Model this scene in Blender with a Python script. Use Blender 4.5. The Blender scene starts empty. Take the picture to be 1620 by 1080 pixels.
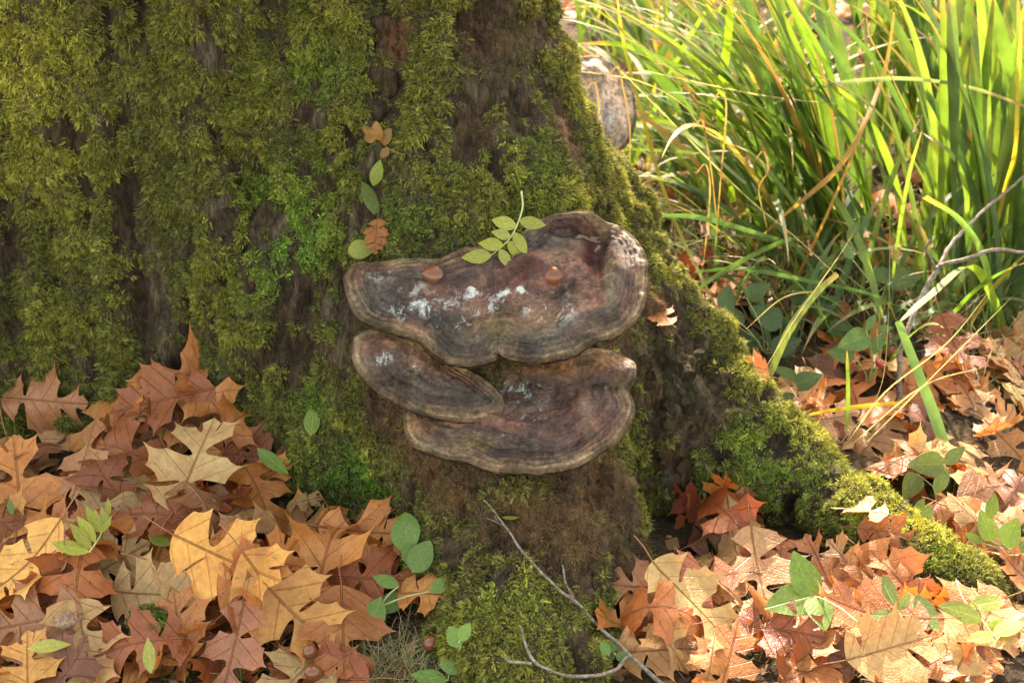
import bpy, math, random
import numpy as np
from mathutils import Vector, Matrix, Euler
from mathutils.bvhtree import BVHTree
from mathutils.geometry import delaunay_2d_cdt

rng = np.random.default_rng(7)
random.seed(7)
SC = bpy.context.scene
COL = SC.collection

# ------------------------------------------------------------------ camera
CAM = np.array([0.0, -1.77, 1.29]); PITCH = math.radians(28.0); LENS = 50.0
FPX = LENS / 36.0 * 1620.0
cam_data = bpy.data.cameras.new('camera'); cam_ob = bpy.data.objects.new('camera', cam_data)
COL.objects.link(cam_ob); cam_ob.location = CAM; cam_ob.rotation_euler = (math.pi / 2 - PITCH, 0, 0)
cam_data.lens = LENS; cam_data.sensor_width = 36.0; cam_data.clip_start = 0.02; cam_data.clip_end = 500.0
cam_data.dof.use_dof = True; cam_data.dof.focus_distance = 1.95; cam_data.dof.aperture_fstop = 7.0
SC.camera = cam_ob

# ------------------------------------------------------------------ light
SUN_EL, SUN_AZ = math.radians(36), math.radians(-7)      # sun stands behind the tree, a little to the left (azimuth from +Y towards +X)
sdir = Vector((math.sin(SUN_AZ) * math.cos(SUN_EL), math.cos(SUN_AZ) * math.cos(SUN_EL), math.sin(SUN_EL)))
sd = bpy.data.lights.new('sun', 'SUN'); sd.energy = 2.0; sd.angle = math.radians(0.6); sd.color = (1.0, 0.94, 0.84)
so = bpy.data.objects.new('sun', sd); COL.objects.link(so); so.rotation_euler = sdir.to_track_quat('Z', 'Y').to_euler()
W = bpy.data.worlds.new('World'); SC.world = W; W.use_nodes = True
wn = W.node_tree; wn.nodes.clear()
sky = wn.nodes.new('ShaderNodeTexSky'); sky.sky_type = 'NISHITA'; sky.sun_disc = False
sky.sun_elevation = SUN_EL; sky.sun_rotation = SUN_AZ; sky.dust_density = 3.0; sky.air_density = 1.0; sky.ozone_density = 0.6
tn = wn.nodes.new('ShaderNodeMix'); tn.data_type = 'RGBA'; tn.blend_type = 'MULTIPLY'; tn.inputs[0].default_value = 1.0
tn.inputs[7].default_value = (1.0, 0.82, 0.56, 1)          # daylight balanced for the shade under an autumn canopy
bg = wn.nodes.new('ShaderNodeBackground'); bg.inputs[1].default_value = 0.15
wo = wn.nodes.new('ShaderNodeOutputWorld')
wn.links.new(sky.outputs[0], tn.inputs[6]); wn.links.new(tn.outputs[2], bg.inputs[0]); wn.links.new(bg.outputs[0], wo.inputs[0])
SC.view_settings.view_transform = 'Standard'; SC.view_settings.look = 'None'
SC.view_settings.exposure = 3.32; SC.view_settings.gamma = 1.0; SC.view_settings.use_curve_mapping = False
SC.render.engine = 'CYCLES'
SC.cycles.max_bounces = 6; SC.cycles.transparent_max_bounces = 4; SC.cycles.use_denoising = True

# ------------------------------------------------------------------ helpers
def ray(px, py):
    a = (px - 810.0) / FPX; b = (540.0 - py) / FPX; s, c = math.sin(PITCH), math.cos(PITCH)
    return np.array([a, c + b * s, -s + b * c])
def at_y(px, py, y):
    d = ray(px, py); return CAM + d * ((y - CAM[1]) / d[1])
def at_z(px, py, z):
    d = ray(px, py); return CAM + d * ((z - CAM[2]) / d[2])
def to_px(p):
    v = np.asarray(p) - CAM; s, c = math.sin(PITCH), math.cos(PITCH)
    dep = v[..., 1] * c - v[..., 2] * s; up = v[..., 1] * s + v[..., 2] * c
    return 810 + FPX * v[..., 0] / dep, 540 - FPX * up / dep

def _hash(ix, iy, iz, seed):
    h = (ix * 374761393 + iy * 668265263 + iz * 2147483647 * 3 + seed * 974711) & 0xffffffff
    h = ((h ^ (h >> 13)) * 1274126177) & 0xffffffff
    h = ((h ^ (h >> 15)) * 2246822519) & 0xffffffff
    return ((h ^ (h >> 16)) & 0xffffff) / float(0xffffff)
def vnoise(p, seed=0):
    p = np.asarray(p, float); i = np.floor(p).astype(np.int64); f = p - i; f = f * f * f * (f * (f * 6 - 15) + 10)
    r = 0
    for dx in (0, 1):
        for dy in (0, 1):
            for dz in (0, 1):
                w = (f[:, 0] if dx else 1 - f[:, 0]) * (f[:, 1] if dy else 1 - f[:, 1]) * (f[:, 2] if dz else 1 - f[:, 2])
                r = r + w * _hash(i[:, 0] + dx, i[:, 1] + dy, i[:, 2] + dz, seed)
    return r * 2 - 1
def fbm(p, s, octv=4, seed=0, gain=0.5):
    p = np.asarray(p, float) * s; a = 1.0; r = 0; t = 0
    for k in range(octv):
        r = r + a * vnoise(p + 17.3 * k, seed + k); t += a; a *= gain; p = p * 2.03
    return r / t * 1.6
def smooth(a, b, x):
    t = np.clip((x - a) / (b - a), 0, 1); return t * t * (3 - 2 * t)
def P3(*a):
    return np.stack([np.broadcast_to(np.asarray(q, float), np.shape(a[0])) for q in a], -1)

def mesh_from(name, verts, faces, smooth_=True):
    me = bpy.data.meshes.new(name)
    me.from_pydata([tuple(map(float, v)) for v in verts], [], [tuple(map(int, f)) for f in faces])
    if smooth_: me.shade_smooth()
    return me
def add_col(me, name, cols):
    a = me.color_attributes.new(name, 'FLOAT_COLOR', 'POINT')
    c = np.ones((len(me.vertices), 4), np.float32); c[:, :3] = cols; a.data.foreach_set('color', c.ravel())
def add_f(me, name, vals):
    a = me.attributes.new(name, 'FLOAT', 'POINT'); a.data.foreach_set('value', np.asarray(vals, np.float32))
def obj(name, me, mat=None, parent=None, **kw):
    o = bpy.data.objects.new(name, me); COL.objects.link(o)
    if mat is not None and me is not None and len(me.materials) == 0: me.materials.append(mat)
    if parent is not None: o.parent = parent
    for k, v in kw.items(): o[k] = v
    return o
def empty(name, loc, rot=(0, 0, 0), **kw):
    o = bpy.data.objects.new(name, None); COL.objects.link(o); o.location = loc; o.rotation_euler = rot
    o.empty_display_size = 0.02
    for k, v in kw.items(): o[k] = v
    return o
class MB:
    def __init__(s): s.v = []; s.f = []; s.c = []
    def add(s, v, f, c=None):
        b = len(s.v); s.v += [tuple(q) for q in v]; s.f += [tuple(b + i for i in q) for q in f]
        if c is not None: s.c += [tuple(c)] * len(v) if np.ndim(c) == 1 else [tuple(q) for q in c]
    def mesh(s, name, sm=True):
        me = mesh_from(name, s.v, s.f, sm)
        if s.c: add_col(me, 'col', np.array(s.c))
        return me
def catmull(pts, n):
    pts = np.asarray(pts, float); P = np.vstack([2 * pts[0] - pts[1], pts, 2 * pts[-1] - pts[-2]]); out = []
    for i in range(1, len(P) - 2):
        for k in range(n):
            t = k / n; a, b, c, d = P[i - 1], P[i], P[i + 1], P[i + 2]
            out.append(.5 * ((2 * b) + (c - a) * t + (2 * a - 5 * b + 4 * c - d) * t * t + (-a + 3 * b - 3 * c + d) * t ** 3))
    out.append(P[-2]); return np.array(out)
def tube(pts, rad, n=6):
    pts = np.asarray(pts, float); m = len(pts); rad = np.broadcast_to(np.asarray(rad, float), (m,))
    T = np.gradient(pts, axis=0); T /= np.linalg.norm(T, axis=1)[:, None] + 1e-9
    ref = np.array([0.31, 0.17, 0.93]); v = []; f = []
    for i in range(m):
        a = np.cross(T[i], ref); a /= np.linalg.norm(a) + 1e-9; b = np.cross(T[i], a)
        for k in range(n):
            t = 2 * math.pi * k / n; v.append(pts[i] + rad[i] * (a * math.cos(t) + b * math.sin(t)))
    for i in range(m - 1):
        for k in range(n):
            f.append((i * n + k, i * n + (k + 1) % n, (i + 1) * n + (k + 1) % n, (i + 1) * n + k))
    f.append(tuple(range(n - 1, -1, -1))); f.append(tuple((m - 1) * n + k for k in range(n)))
    return np.array(v), f
def strip(pts, wid, side, fold=0.15):
    """strap leaf: 3 verts across, V section"""
    pts = np.asarray(pts, float); m = len(pts); T = np.gradient(pts, axis=0); T /= np.linalg.norm(T, axis=1)[:, None] + 1e-9
    side = np.broadcast_to(np.asarray(side, float), (m, 3)); v = []; f = []
    for i in range(m):
        s = side[i] - T[i] * np.dot(side[i], T[i]); s /= np.linalg.norm(s) + 1e-9; nn = np.cross(T[i], s)
        v += [pts[i] - s * wid[i] / 2 + nn * fold * wid[i], pts[i], pts[i] + s * wid[i] / 2 + nn * fold * wid[i]]
    for i in range(m - 1):
        for k in (0, 1): f.append((i * 3 + k, i * 3 + k + 1, i * 3 + k + 4, i * 3 + k + 3))
    return np.array(v), f

# ------------------------------------------------------------------ materials
class NT:
    def __init__(s, name):
        s.m = bpy.data.materials.new(name); s.m.use_nodes = True; s.t = s.m.node_tree; s.t.nodes.clear()
        s.out = s.n('ShaderNodeOutputMaterial')
    def n(s, ty, **kw):
        q = s.t.nodes.new(ty)
        for k, v in kw.items(): setattr(q, k, v)
        return q
    def l(s, a, b): s.t.links.new(a, b)
    def put(s, sock, v):
        if hasattr(v, 'is_output'): s.l(v, sock)
        elif isinstance(v, (tuple, list)) and len(v) == 3 and sock.type == 'RGBA': sock.default_value = (*v, 1)
        else: sock.default_value = v
    def math(s, op, a, b=None, c=None, clamp=False):
        q = s.n('ShaderNodeMath', operation=op, use_clamp=clamp); s.put(q.inputs[0], a)
        if b is not None: s.put(q.inputs[1], b)
        if c is not None: s.put(q.inputs[2], c)
        return q.outputs[0]
    def mix(s, f, a, b, mode='MIX'):
        q = s.n('ShaderNodeMix', data_type='RGBA', blend_type=mode); s.put(q.inputs[0], f); s.put(q.inputs[6], a); s.put(q.inputs[7], b)
        return q.outputs[2]
    def ss(s, a, b, x, lo=0.0, hi=1.0):
        q = s.n('ShaderNodeMapRange', interpolation_type='SMOOTHSTEP'); s.put(q.inputs[0], x); s.put(q.inputs[1], a); s.put(q.inputs[2], b)
        q.inputs[3].default_value = lo; q.inputs[4].default_value = hi; return q.outputs[0]
    def noise(s, scale, detail=4, rough=.55, vec=None, col=False, dist=0.0):
        q = s.n('ShaderNodeTexNoise'); q.inputs['Scale'].default_value = scale; q.inputs['Detail'].default_value = detail
        q.inputs['Roughness'].default_value = rough; q.inputs['Distortion'].default_value = dist
        if vec is not None: s.l(vec, q.inputs['Vector'])
        return q.outputs[1 if col else 0]
    def coords(s, which='Object', scale=None):
        o = s.n('ShaderNodeTexCoord').outputs[which]
        if scale:
            q = s.n('ShaderNodeMapping'); q.inputs['Scale'].default_value = scale; s.l(o, q.inputs['Vector']); o = q.outputs[0]
        return o
    def attr(s, name, ty='GEOMETRY', out=0):
        q = s.n('ShaderNodeAttribute', attribute_name=name, attribute_type=ty); return q.outputs[out]
    def bump(s, h, strength=.5, dist=.002, normal=None):
        q = s.n('ShaderNodeBump'); q.inputs['Strength'].default_value = strength; q.inputs['Distance'].default_value = dist
        s.l(h, q.inputs['Height'])
        if normal is not None: s.l(normal, q.inputs['Normal'])
        return q.outputs[0]
    def bsdf(s, col, rough=.6, spec=.4, normal=None, trans=None, trans_col=None, coat=None):
        q = s.n('ShaderNodeBsdfPrincipled'); s.put(q.inputs['Base Color'], col); s.put(q.inputs['Roughness'], rough)
        s.put(q.inputs['Specular IOR Level'], spec)
        if coat: q.inputs['Coat Weight'].default_value = coat; q.inputs['Coat Roughness'].default_value = .3
        if normal is not None: s.l(normal, q.inputs['Normal'])
        o = q.outputs[0]
        if trans:
            t = s.n('ShaderNodeBsdfTranslucent'); s.put(t.inputs[0], trans_col if trans_col is not None else col)
            if normal is not None: s.l(normal, t.inputs[1])
            m = s.n('ShaderNodeMixShader'); s.put(m.inputs[0], trans); s.l(o, m.inputs[1]); s.l(t.outputs[0], m.inputs[2]); o = m.outputs[0]
        s.l(o, s.out.inputs[0]); return s.m
def plain(name, col, var=.25, scale=60, rough=.6, spec=.3, trans=None, bump=.4, dist=.001):
    t = NT(name); c = t.coords(); n = t.noise(scale, 5, vec=c)
    k = t.ss(.25, .75, n, 1 - var, 1 + var)
    return t.bsdf(t.mix(1.0, col, k, 'MULTIPLY'), rough, spec, t.bump(n, bump, dist), trans)
# ------------------------------------------------------------------ tree trunk: solid field, meshed by surface nets
def smin(a, b, k):
    h = np.clip(.5 + .5 * (b - a) / k, 0, 1); return b + (a - b) * h - k * h * (1 - h)
def sd_chain(X, Y, Z, pts, r, k=.05):
    d = None
    for i in range(len(pts) - 1):
        a = np.array(pts[i]); b = np.array(pts[i + 1]); ab = b - a; L = float(ab @ ab)
        t = np.clip(((X - a[0]) * ab[0] + (Y - a[1]) * ab[1] + (Z - a[2]) * ab[2]) / L, 0, 1)
        q = np.sqrt((X - a[0] - t * ab[0]) ** 2 + (Y - a[1] - t * ab[1]) ** 2 + (Z - a[2] - t * ab[2]) ** 2) - (r[i] + (r[i + 1] - r[i]) * t)
        d = q if d is None else smin(d, q, k)
    return d
RIDGE = [at_y(850, 0, .86), at_y(880, 200, .62), at_y(925, 385, .35), at_y(1055, 500, .25), at_y(1135, 590, .20), at_y(1265, 690, .13), at_y(1385, 783, .0), at_y(1470, 848, -.07), at_y(1575, 925, -.15)]
RR = [.06, .065, .065, .065, .07, .060, .056, .052, .046]
def field(X, Y, Z):
    zc = np.maximum(Z, 0)
    ax = -.525 - .04 * zc; ay = .86
    R = .57 + .10 * np.exp(-zc / .22) + .02 * np.sin(3 * np.arctan2(Y - ay, X - ax) + 1.0)
    d = np.sqrt((X - ax) ** 2 + (Y - ay) ** 2) - R
    d = smin(d, sd_chain(X, Y, Z, [(-.22, .62, 1.1), (-.19, .50, .75), (-.09, .30, .45), (-.02, .14, .24), (.02, -.06, .06), (.02, -.36, -.05)], [.2, .22, .195, .175, .145, .10], .1), .09)
    # left flank of the buttress
    d = smin(d, sd_chain(X, Y, Z, [(-.3, .5, .5), (-.26, .33, .2), (-.25, .22, .02)], [.22, .2, .16], .1), .1)
    # far-left root shoulder
    d = smin(d, sd_chain(X, Y, Z, [(-.85, .6, .6), (-.95, .42, .2), (-1.05, .3, -.02)], [.2, .2, .15], .1), .12)
    # right root with its mossy ridge
    off = np.array([-.62, .12, -.72]); off /= np.linalg.norm(off)
    d = smin(d, sd_chain(X, Y, Z, [tuple(p + off * r) for p, r in zip(RIDGE, RR)], RR, .04), .06)
    d = smin(d, sd_chain(X, Y, Z, [(.02, .42, .30), (.16, .28, .14), (.30, .20, .05), (.44, .14, .0)], [.22, .17, .12, .08], .06), .08)
    # roots round the back
    d = smin(d, sd_chain(X, Y, Z, [(-.3, 1.3, .4), (-.15, 1.6, .05), (-.1, 1.8, -.08)], [.2, .16, .1], .1), .12)
    d = smin(d, sd_chain(X, Y, Z, [(-.7, 1.3, .4), (-.9, 1.7, .0)], [.2, .14], .1), .12)
    # furrows
    for pts, r in (([at_y(640, -60, .30), at_y(622, 60, .27), at_y(590, 170, .23), at_y(578, 290, .2)], [.028, .03, .022, .01]),
                   ([at_y(880, -40, .62), at_y(893, 60, .6), at_y(905, 130, .56)], [.028, .024, .01]),
                   ([at_y(420, 120, .29), at_y(392, 300, .26), at_y(372, 480, .23)], [.012, .02, .01]),
                   ([at_y(205, 60, .27), at_y(215, 260, .24)], [.01, .018]),
                   ([at_y(1012, 760, .0), at_y(1000, 860, -.05), at_y(985, 960, -.10)], [.03, .04, .04])):
        d = -smin(-d, sd_chain(X, Y, Z, pts, r, .01), .02) if False else np.maximum(d, -(sd_chain(X, Y, Z, pts, r, .02))) 
    return d
def surface_nets(F, xs, ys, zs):
    S = F < 0; c = S[:-1, :-1, :-1].astype(np.int8)
    tot = sum(S[i:S.shape[0] - 1 + i, j:S.shape[1] - 1 + j, k:S.shape[2] - 1 + k].astype(np.int8) for i in (0, 1) for j in (0, 1) for k in (0, 1))
    act = (tot > 0) & (tot < 8); I, J, K = np.nonzero(act); idx = -np.ones(act.shape, np.int64); idx[I, J, K] = np.arange(len(I))
    acc = np.zeros((len(I), 3)); cnt = np.zeros(len(I))
    cor = [(i, j, k) for i in (0, 1) for j in (0, 1) for k in (0, 1)]
    for a in cor:
        for b in cor:
            if sum(b) - sum(a) == 1 and all(q >= p for p, q in zip(a, b)):
                fa = F[I + a[0], J + a[1], K + a[2]]; fb = F[I + b[0], J + b[1], K + b[2]]; m = (fa < 0) != (fb < 0)
                t = np.where(m, fa / (fa - fb + 1e-12), 0)
                p = np.array(a) + t[:, None] * (np.array(b) - np.array(a)); acc += p * m[:, None]; cnt += m
    acc /= cnt[:, None]; g = np.stack([I, J, K], 1) + acc
    V = np.stack([np.interp(g[:, 0], np.arange(len(xs)), xs), np.interp(g[:, 1], np.arange(len(ys)), ys), np.interp(g[:, 2], np.arange(len(zs)), zs)], 1)
    Q = []
    for ax in range(3):
        sl0 = [slice(1, -1)] * 3; sl1 = [slice(1, -1)] * 3; sl0[ax] = slice(0, -1); sl1[ax] = slice(1, None)
        A = S[tuple(sl0)]; B = S[tuple(sl1)]; o = [1, 1, 1]; o[ax] = 0
        u, v = [(1, 2), (2, 0), (0, 1)][ax]
        for flip in (False, True):
            i, j, k = np.nonzero((A & ~B) if not flip else (~A & B)); p = np.stack([i, j, k], 1) + o
            def c_(du, dv):
                q = p.copy(); q[:, u] -= du; q[:, v] -= dv; return idx[q[:, 0], q[:, 1], q[:, 2]]
            f = np.stack([c_(1, 1), c_(0, 1), c_(0, 0), c_(1, 0)], 1)
            Q.append(f[:, ::-1] if flip else f)
    Q = np.concatenate(Q); Q = Q[(Q >= 0).all(1)]
    return V, Q
H = .0105
gx = np.arange(-1.45, .86, H); gy = np.arange(-.55, 1.95, H)
gz = np.concatenate([np.arange(-.14, .86, H), .86 + np.cumsum(np.linspace(H, .18, 34))])
GX, GY, GZ = np.meshgrid(gx.astype(np.float32), gy.astype(np.float32), gz.astype(np.float32), indexing='ij', sparse=True)
F = field(GX, GY, GZ).astype(np.float32)
F[:, :, -1] = np.maximum(F[:, :, -1], .02)
TV, TQ = surface_nets(F, gx, gy, gz); del F
def refine(V, Q):
    n = len(V); E = np.sort(np.stack([Q, np.roll(Q, -1, 1)], 2).reshape(-1, 2), axis=1)
    key = E[:, 0] * n + E[:, 1]; uq, inv = np.unique(key, return_inverse=True); inv = inv.reshape(-1, 4)
    ev = (V[uq // n] + V[uq % n]) / 2; fc = V[Q].mean(1); V2 = np.vstack([V, ev, fc]); m = n; c = n + len(ev) + np.arange(len(Q))
    e = inv + m; out = [np.stack([Q[:, k], e[:, k], c, e[:, k - 1]], 1) for k in range(4)]
    return V2, np.concatenate(out)
def vnormals(V, Q):
    d1 = V[Q[:, 2]] - V[Q[:, 0]]; d2 = V[Q[:, 3]] - V[Q[:, 1]]; fn = np.cross(d1, d2); N = np.zeros_like(V)
    for k in range(4):
        for a in range(3): N[:, a] += np.bincount(Q[:, k], fn[:, a], len(V))
    return N / (np.linalg.norm(N, axis=1)[:, None] + 1e-12)
def relax(V, Q, it=2, lam=.5):
    for _ in range(it):
        A = np.zeros_like(V); C = np.zeros(len(V))
        for k in range(4):
            for nb in (Q[:, (k + 1) % 4], Q[:, k - 1]):
                for a in range(3): A[:, a] += np.bincount(Q[:, k], V[nb, a], len(V))
                C += np.bincount(Q[:, k], minlength=len(V))
        V = V * (1 - lam) + lam * A / C[:, None]
    return V
TV = relax(TV, TQ, 2); TV, TQ = refine(TV, TQ); TV = relax(TV, TQ, 1)
TN = vnormals(TV, TQ)
if (TN[:, 2][TV[:, 2] > 3].mean() < 0): TQ = TQ[:, ::-1]; TN = -TN
BV0 = BVHTree.FromPolygons([tuple(v) for v in TV.tolist()], TQ.tolist())
def hit(bv, px, py):
    d = ray(px, py); r = bv.ray_cast(Vector(CAM), Vector(d / np.linalg.norm(d))); k = 0
    while r[0] is None and k < 40:
        k += 1; d = ray(px - 4 * k, py + 2 * k); r = bv.ray_cast(Vector(CAM), Vector(d / np.linalg.norm(d)))
    return (np.array(r[0]), np.array(r[1])) if r[0] is not None else (None, None)
MM = .00095
def blob(V, spots, p=2.0):
    """soft patches that sit on the bark: (x, y of the middle, half width, half height in mm-ish units, strength)"""
    m = np.zeros(len(V))
    for (px, py, rx, ry, s) in spots:
        c, _ = hit(BV0, px, py)
        if c is None: continue
        d = ((V[:, 0] - c[0]) ** 2 + (V[:, 1] - c[1]) ** 2) / (rx * MM) ** 2 + (V[:, 2] - c[2]) ** 2 / (ry * MM) ** 2
        m = np.maximum(m, s * np.exp(-d ** (p / 2)))
    return m
BARE = [(325, 130, 45, 150, .55), (345, 330, 45, 130, .6), (195, 190, 30, 22, 1), (190, 335, 22, 40, .9), (135, 300, 16, 20, .8), (250, 500, 60, 75, .85), (330, 480, 30, 60, .6), (455, 480, 28, 32, .95),
        (490, 182, 38, 18, 1), (465, 95, 12, 16, 1), (625, 60, 26, 100, .95), (590, 240, 18, 60, .7), (755, 50, 70, 55, .6), (850, 40, 40, 80, .9), (892, 200, 24, 75, 1.2), (905, 250, 18, 30, 1),
        (420, 30, 20, 60, .5), (290, 590, 80, 35, .75), (640, 770, 40, 30, .5), (700, 860, 26, 60, .95), (880, 820, 120, 40, .75), (1000, 860, 50, 90, .85), (960, 780, 60, 50, 1), (610, 640, 40, 60, .8), (560, 500, 22, 60, .6),
        (680, 730, 60, 40, .75), (1085, 620, 70, 110, 1.1), (1045, 500, 30, 60, 1), (1060, 740, 40, 60, .8), (760, 140, 25, 30, .7), (1150, 560, 12, 25, .6), (1290, 720, 16, 22, .5), (640, 880, 20, 20, .5),
        (740, 800, 50, 40, .6), (1010, 470, 26, 40, .8), (300, 400, 30, 50, .5), (800, 930, 20, 60, .5), (900, 1000, 60, 30, .45), (60, 520, 30, 20, .4), (820, 600, 200, 120, .9), (760, 680, 160, 90, 1.0)]
BROWN = [(640, 690, 80, 60, 1), (700, 760, 110, 60, 1), (850, 800, 180, 60, .9), (900, 860, 110, 80, .8), (960, 760, 70, 70, 1), (1045, 480, 32, 70, 1), (610, 620, 50, 70, .8), (1000, 900, 60, 80, .6),
         (892, 205, 28, 78, 1.3), (625, 60, 24, 110, .8), (780, 60, 100, 70, .45), (590, 560, 40, 60, .6), (820, 600, 220, 130, 1.0), (760, 200, 60, 60, .3), (880, 950, 60, 40, .3), (740, 900, 60, 120, .35)]
GREEN = [(470, 400, 75, 110, 1), (420, 300, 60, 40, .6), (590, 750, 100, 50, 1), (490, 640, 50, 40, .6), (510, 120, 60, 50, .4), (840, 260, 60, 60, .3), (1200, 760, 90, 50, .35), (830, 950, 60, 60, .4), (940, 920, 50, 40, .5), (640, 350, 80, 40, .35), (1250, 770, 110, 60, .6), (1370, 830, 80, 40, .6), (1450, 870, 60, 30, .6), (1190, 700, 60, 50, .45)]
YELL_SUN = [(30, 100, 110, 130, 1), (60, 260, 90, 60, .6), (1180, 590, 30, 60, .9), (1300, 700, 40, 50, .9), (1450, 830, 70, 50, 1), (1060, 430, 30, 60, .8), (990, 300, 30, 60, .5), (850, 900, 60, 70, .55), (900, 330, 60, 30, .4), (820, 1010, 60, 40, .5), (700, 20, 60, 40, .2), (1380, 780, 60, 50, .8)]  # yellow moss; upper-left and root-ridge spots have sunlight painted into the tint
SHADE = [(700, 620, 120, 50, .6), (400, 200, 30, 200, .35), (560, 240, 30, 120, .4), (1085, 640, 80, 120, .6), (885, 30, 14, 90, 1), (80, 640, 120, 60, .5), (240, 610, 160, 40, .6), (1010, 860, 40, 90, .8), (860, 590, 120, 40, .5)]  # shade of hollows and undersides, painted into the moss tint
mBARE = blob(TV, BARE); mBROWN = blob(TV, BROWN); mGREEN = blob(TV, GREEN); mYELL_SUN = blob(TV, YELL_SUN); mSHADE = blob(TV, SHADE)
nz = fbm(TV * [1, 1, .35], 9, 4, 3); nf = fbm(TV, 45, 3, 11); nlump = fbm(TV, 16, 3, 21)
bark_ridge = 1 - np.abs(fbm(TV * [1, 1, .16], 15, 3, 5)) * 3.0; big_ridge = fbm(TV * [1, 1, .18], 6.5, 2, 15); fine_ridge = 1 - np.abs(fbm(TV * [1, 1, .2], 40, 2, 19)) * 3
nm_ = fbm(TV * [1, 1, .4], 8, 3, 77)
MOSS = np.clip(.83 + .72 * nm_ + .25 * bark_ridge + .55 * nz + .45 * nf - 1.35 * mBARE + .5 * mYELL_SUN + .35 * mGREEN + .12, 0, 1.1)
MOSS *= smooth(1.6, .9, TV[:, 2])
disp = .012 * nz + .018 * big_ridge + .010 * bark_ridge * (1 - np.clip(MOSS, 0, 1) * .6) + .004 * fine_ridge * (1 - np.clip(MOSS, 0, 1)) + .020 * np.clip(nlump + .35, -.2, 1) * np.clip(MOSS, 0, 1) + .006 * np.clip(fbm(TV, 38, 2, 90), -.2, 1) * np.clip(MOSS, 0, 1) + .0035 * nf + np.clip(mBROWN, 0, 1) * (.007 * fbm(TV, 26, 3, 91) + .005 * fbm(TV, 62, 2, 92))
cr = np.clip(np.abs(fbm(TV * [1, 1, .7], 34, 2, 9)) * 2.5, 0, 1)
disp += -.012 * (1 - cr) * np.clip(mBARE - .3, 0, 1)
disp *= 1 - .6 * smooth(.38, .55, TV[:, 0]) * smooth(.9, .5, TV[:, 1]); TV = TV + TN * disp[:, None]; TN = vnormals(TV, TQ)
# bark colour = the bark's own substance (grey-brown, red-brown rot, dusty brown, algae film), plus painted crest light and fissure shade
c0 = np.array([.060, .038, .020]); c = c0 + np.zeros((len(TV), 3))
def lay(c, m, col):
    m = np.clip(m, 0, 1)[:, None]; return c * (1 - m) + np.array(col) * m
c = lay(c, smooth(-.3, .8, nz) * .5, (.095, .062, .036)); c = lay(c, smooth(.1, .9, fbm(TV, 14, 3, 31)) * .5, (.062, .058, .020))
c = lay(c, mBROWN * (.55 + .5 * nf) , (.175, .085, .036)); c = lay(c, blob(TV, [(892, 205, 24, 70, 1.2), (700, 850, 24, 50, .8)]), (.17, .095, .06))
c = lay(c, blob(TV, [(628, 30, 16, 70, 1), (1052, 505, 16, 26, .9)]), (.18, .075, .03))
c = lay(c, blob(TV, [(330, 200, 50, 170, .55), (345, 400, 40, 110, .6)]) * (.6 + .6 * nf), (.090, .080, .042))
c = lay(c, blob(TV, [(1085, 620, 60, 100, .9)]) * smooth(-.3, .4, nf), (.115, .080, .038))
c = lay(c, smooth(.1, .9, bark_ridge) * .6 * (1 - np.clip(mBROWN, 0, 1)), (.125, .095, .060)); c = lay(c, smooth(.2, -.8, fine_ridge) * .5, (.030, .018, .010)); c = lay(c, np.clip(MOSS - .55, 0, 1) * .8, (.048, .044, .014)); c = c * 1.15 * (1 - .6 * np.clip(blob(TV, [(885, 30, 12, 90, 1)]), 0, 1))[:, None]  # ridge crests painted lighter, fissures painted with crease shade, top furrow darker
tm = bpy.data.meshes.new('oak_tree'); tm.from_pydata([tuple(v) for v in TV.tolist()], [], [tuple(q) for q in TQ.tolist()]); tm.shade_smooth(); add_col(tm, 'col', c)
t = NT('bark'); cc = t.coords('Object', (1, 1, .24)); n1 = t.noise(130, 9, .74, cc, dist=.2); n2 = t.noise(320, 5, .6, cc); 
vo = t.n('ShaderNodeTexVoronoi', feature='DISTANCE_TO_EDGE'); vo.inputs['Scale'].default_value = 48; t.l(t.noise(20, 4, .6, cc, col=True), vo.inputs['Vector'])
vm = t.n('ShaderNodeVectorMath', operation='ADD'); t.l(cc, vm.inputs[0]); sc_ = t.n('ShaderNodeVectorMath', operation='SCALE'); t.l(t.noise(18, 3, .6, cc, col=True), sc_.inputs[0]); sc_.inputs['Scale'].default_value = .03; t.l(sc_.outputs[0], vm.inputs[1]); t.l(vm.outputs[0], vo.inputs['Vector'])
crk = t.ss(.0, .10, vo.outputs[0]); k = t.math('MULTIPLY', t.ss(.30, .70, n1, .42, 1.85), t.ss(.3, .7, n2, .75, 1.25)); k = t.math('MULTIPLY', k, t.math('ADD', t.math('MULTIPLY', crk, .3), .7))
hgt = t.math('ADD', t.math('ADD', n1, t.math('MULTIPLY', n2, .35)), t.math('MULTIPLY', crk, .22))
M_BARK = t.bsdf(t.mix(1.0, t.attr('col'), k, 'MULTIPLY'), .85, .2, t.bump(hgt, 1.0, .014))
TRUNK = obj('oak_tree', tm, M_BARK, label='huge mossy oak trunk with spreading buttress roots, carrying the bracket fungi', category='tree')
BV = BVHTree.FromPolygons([tuple(v) for v in TV.tolist()], TQ.tolist())

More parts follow.
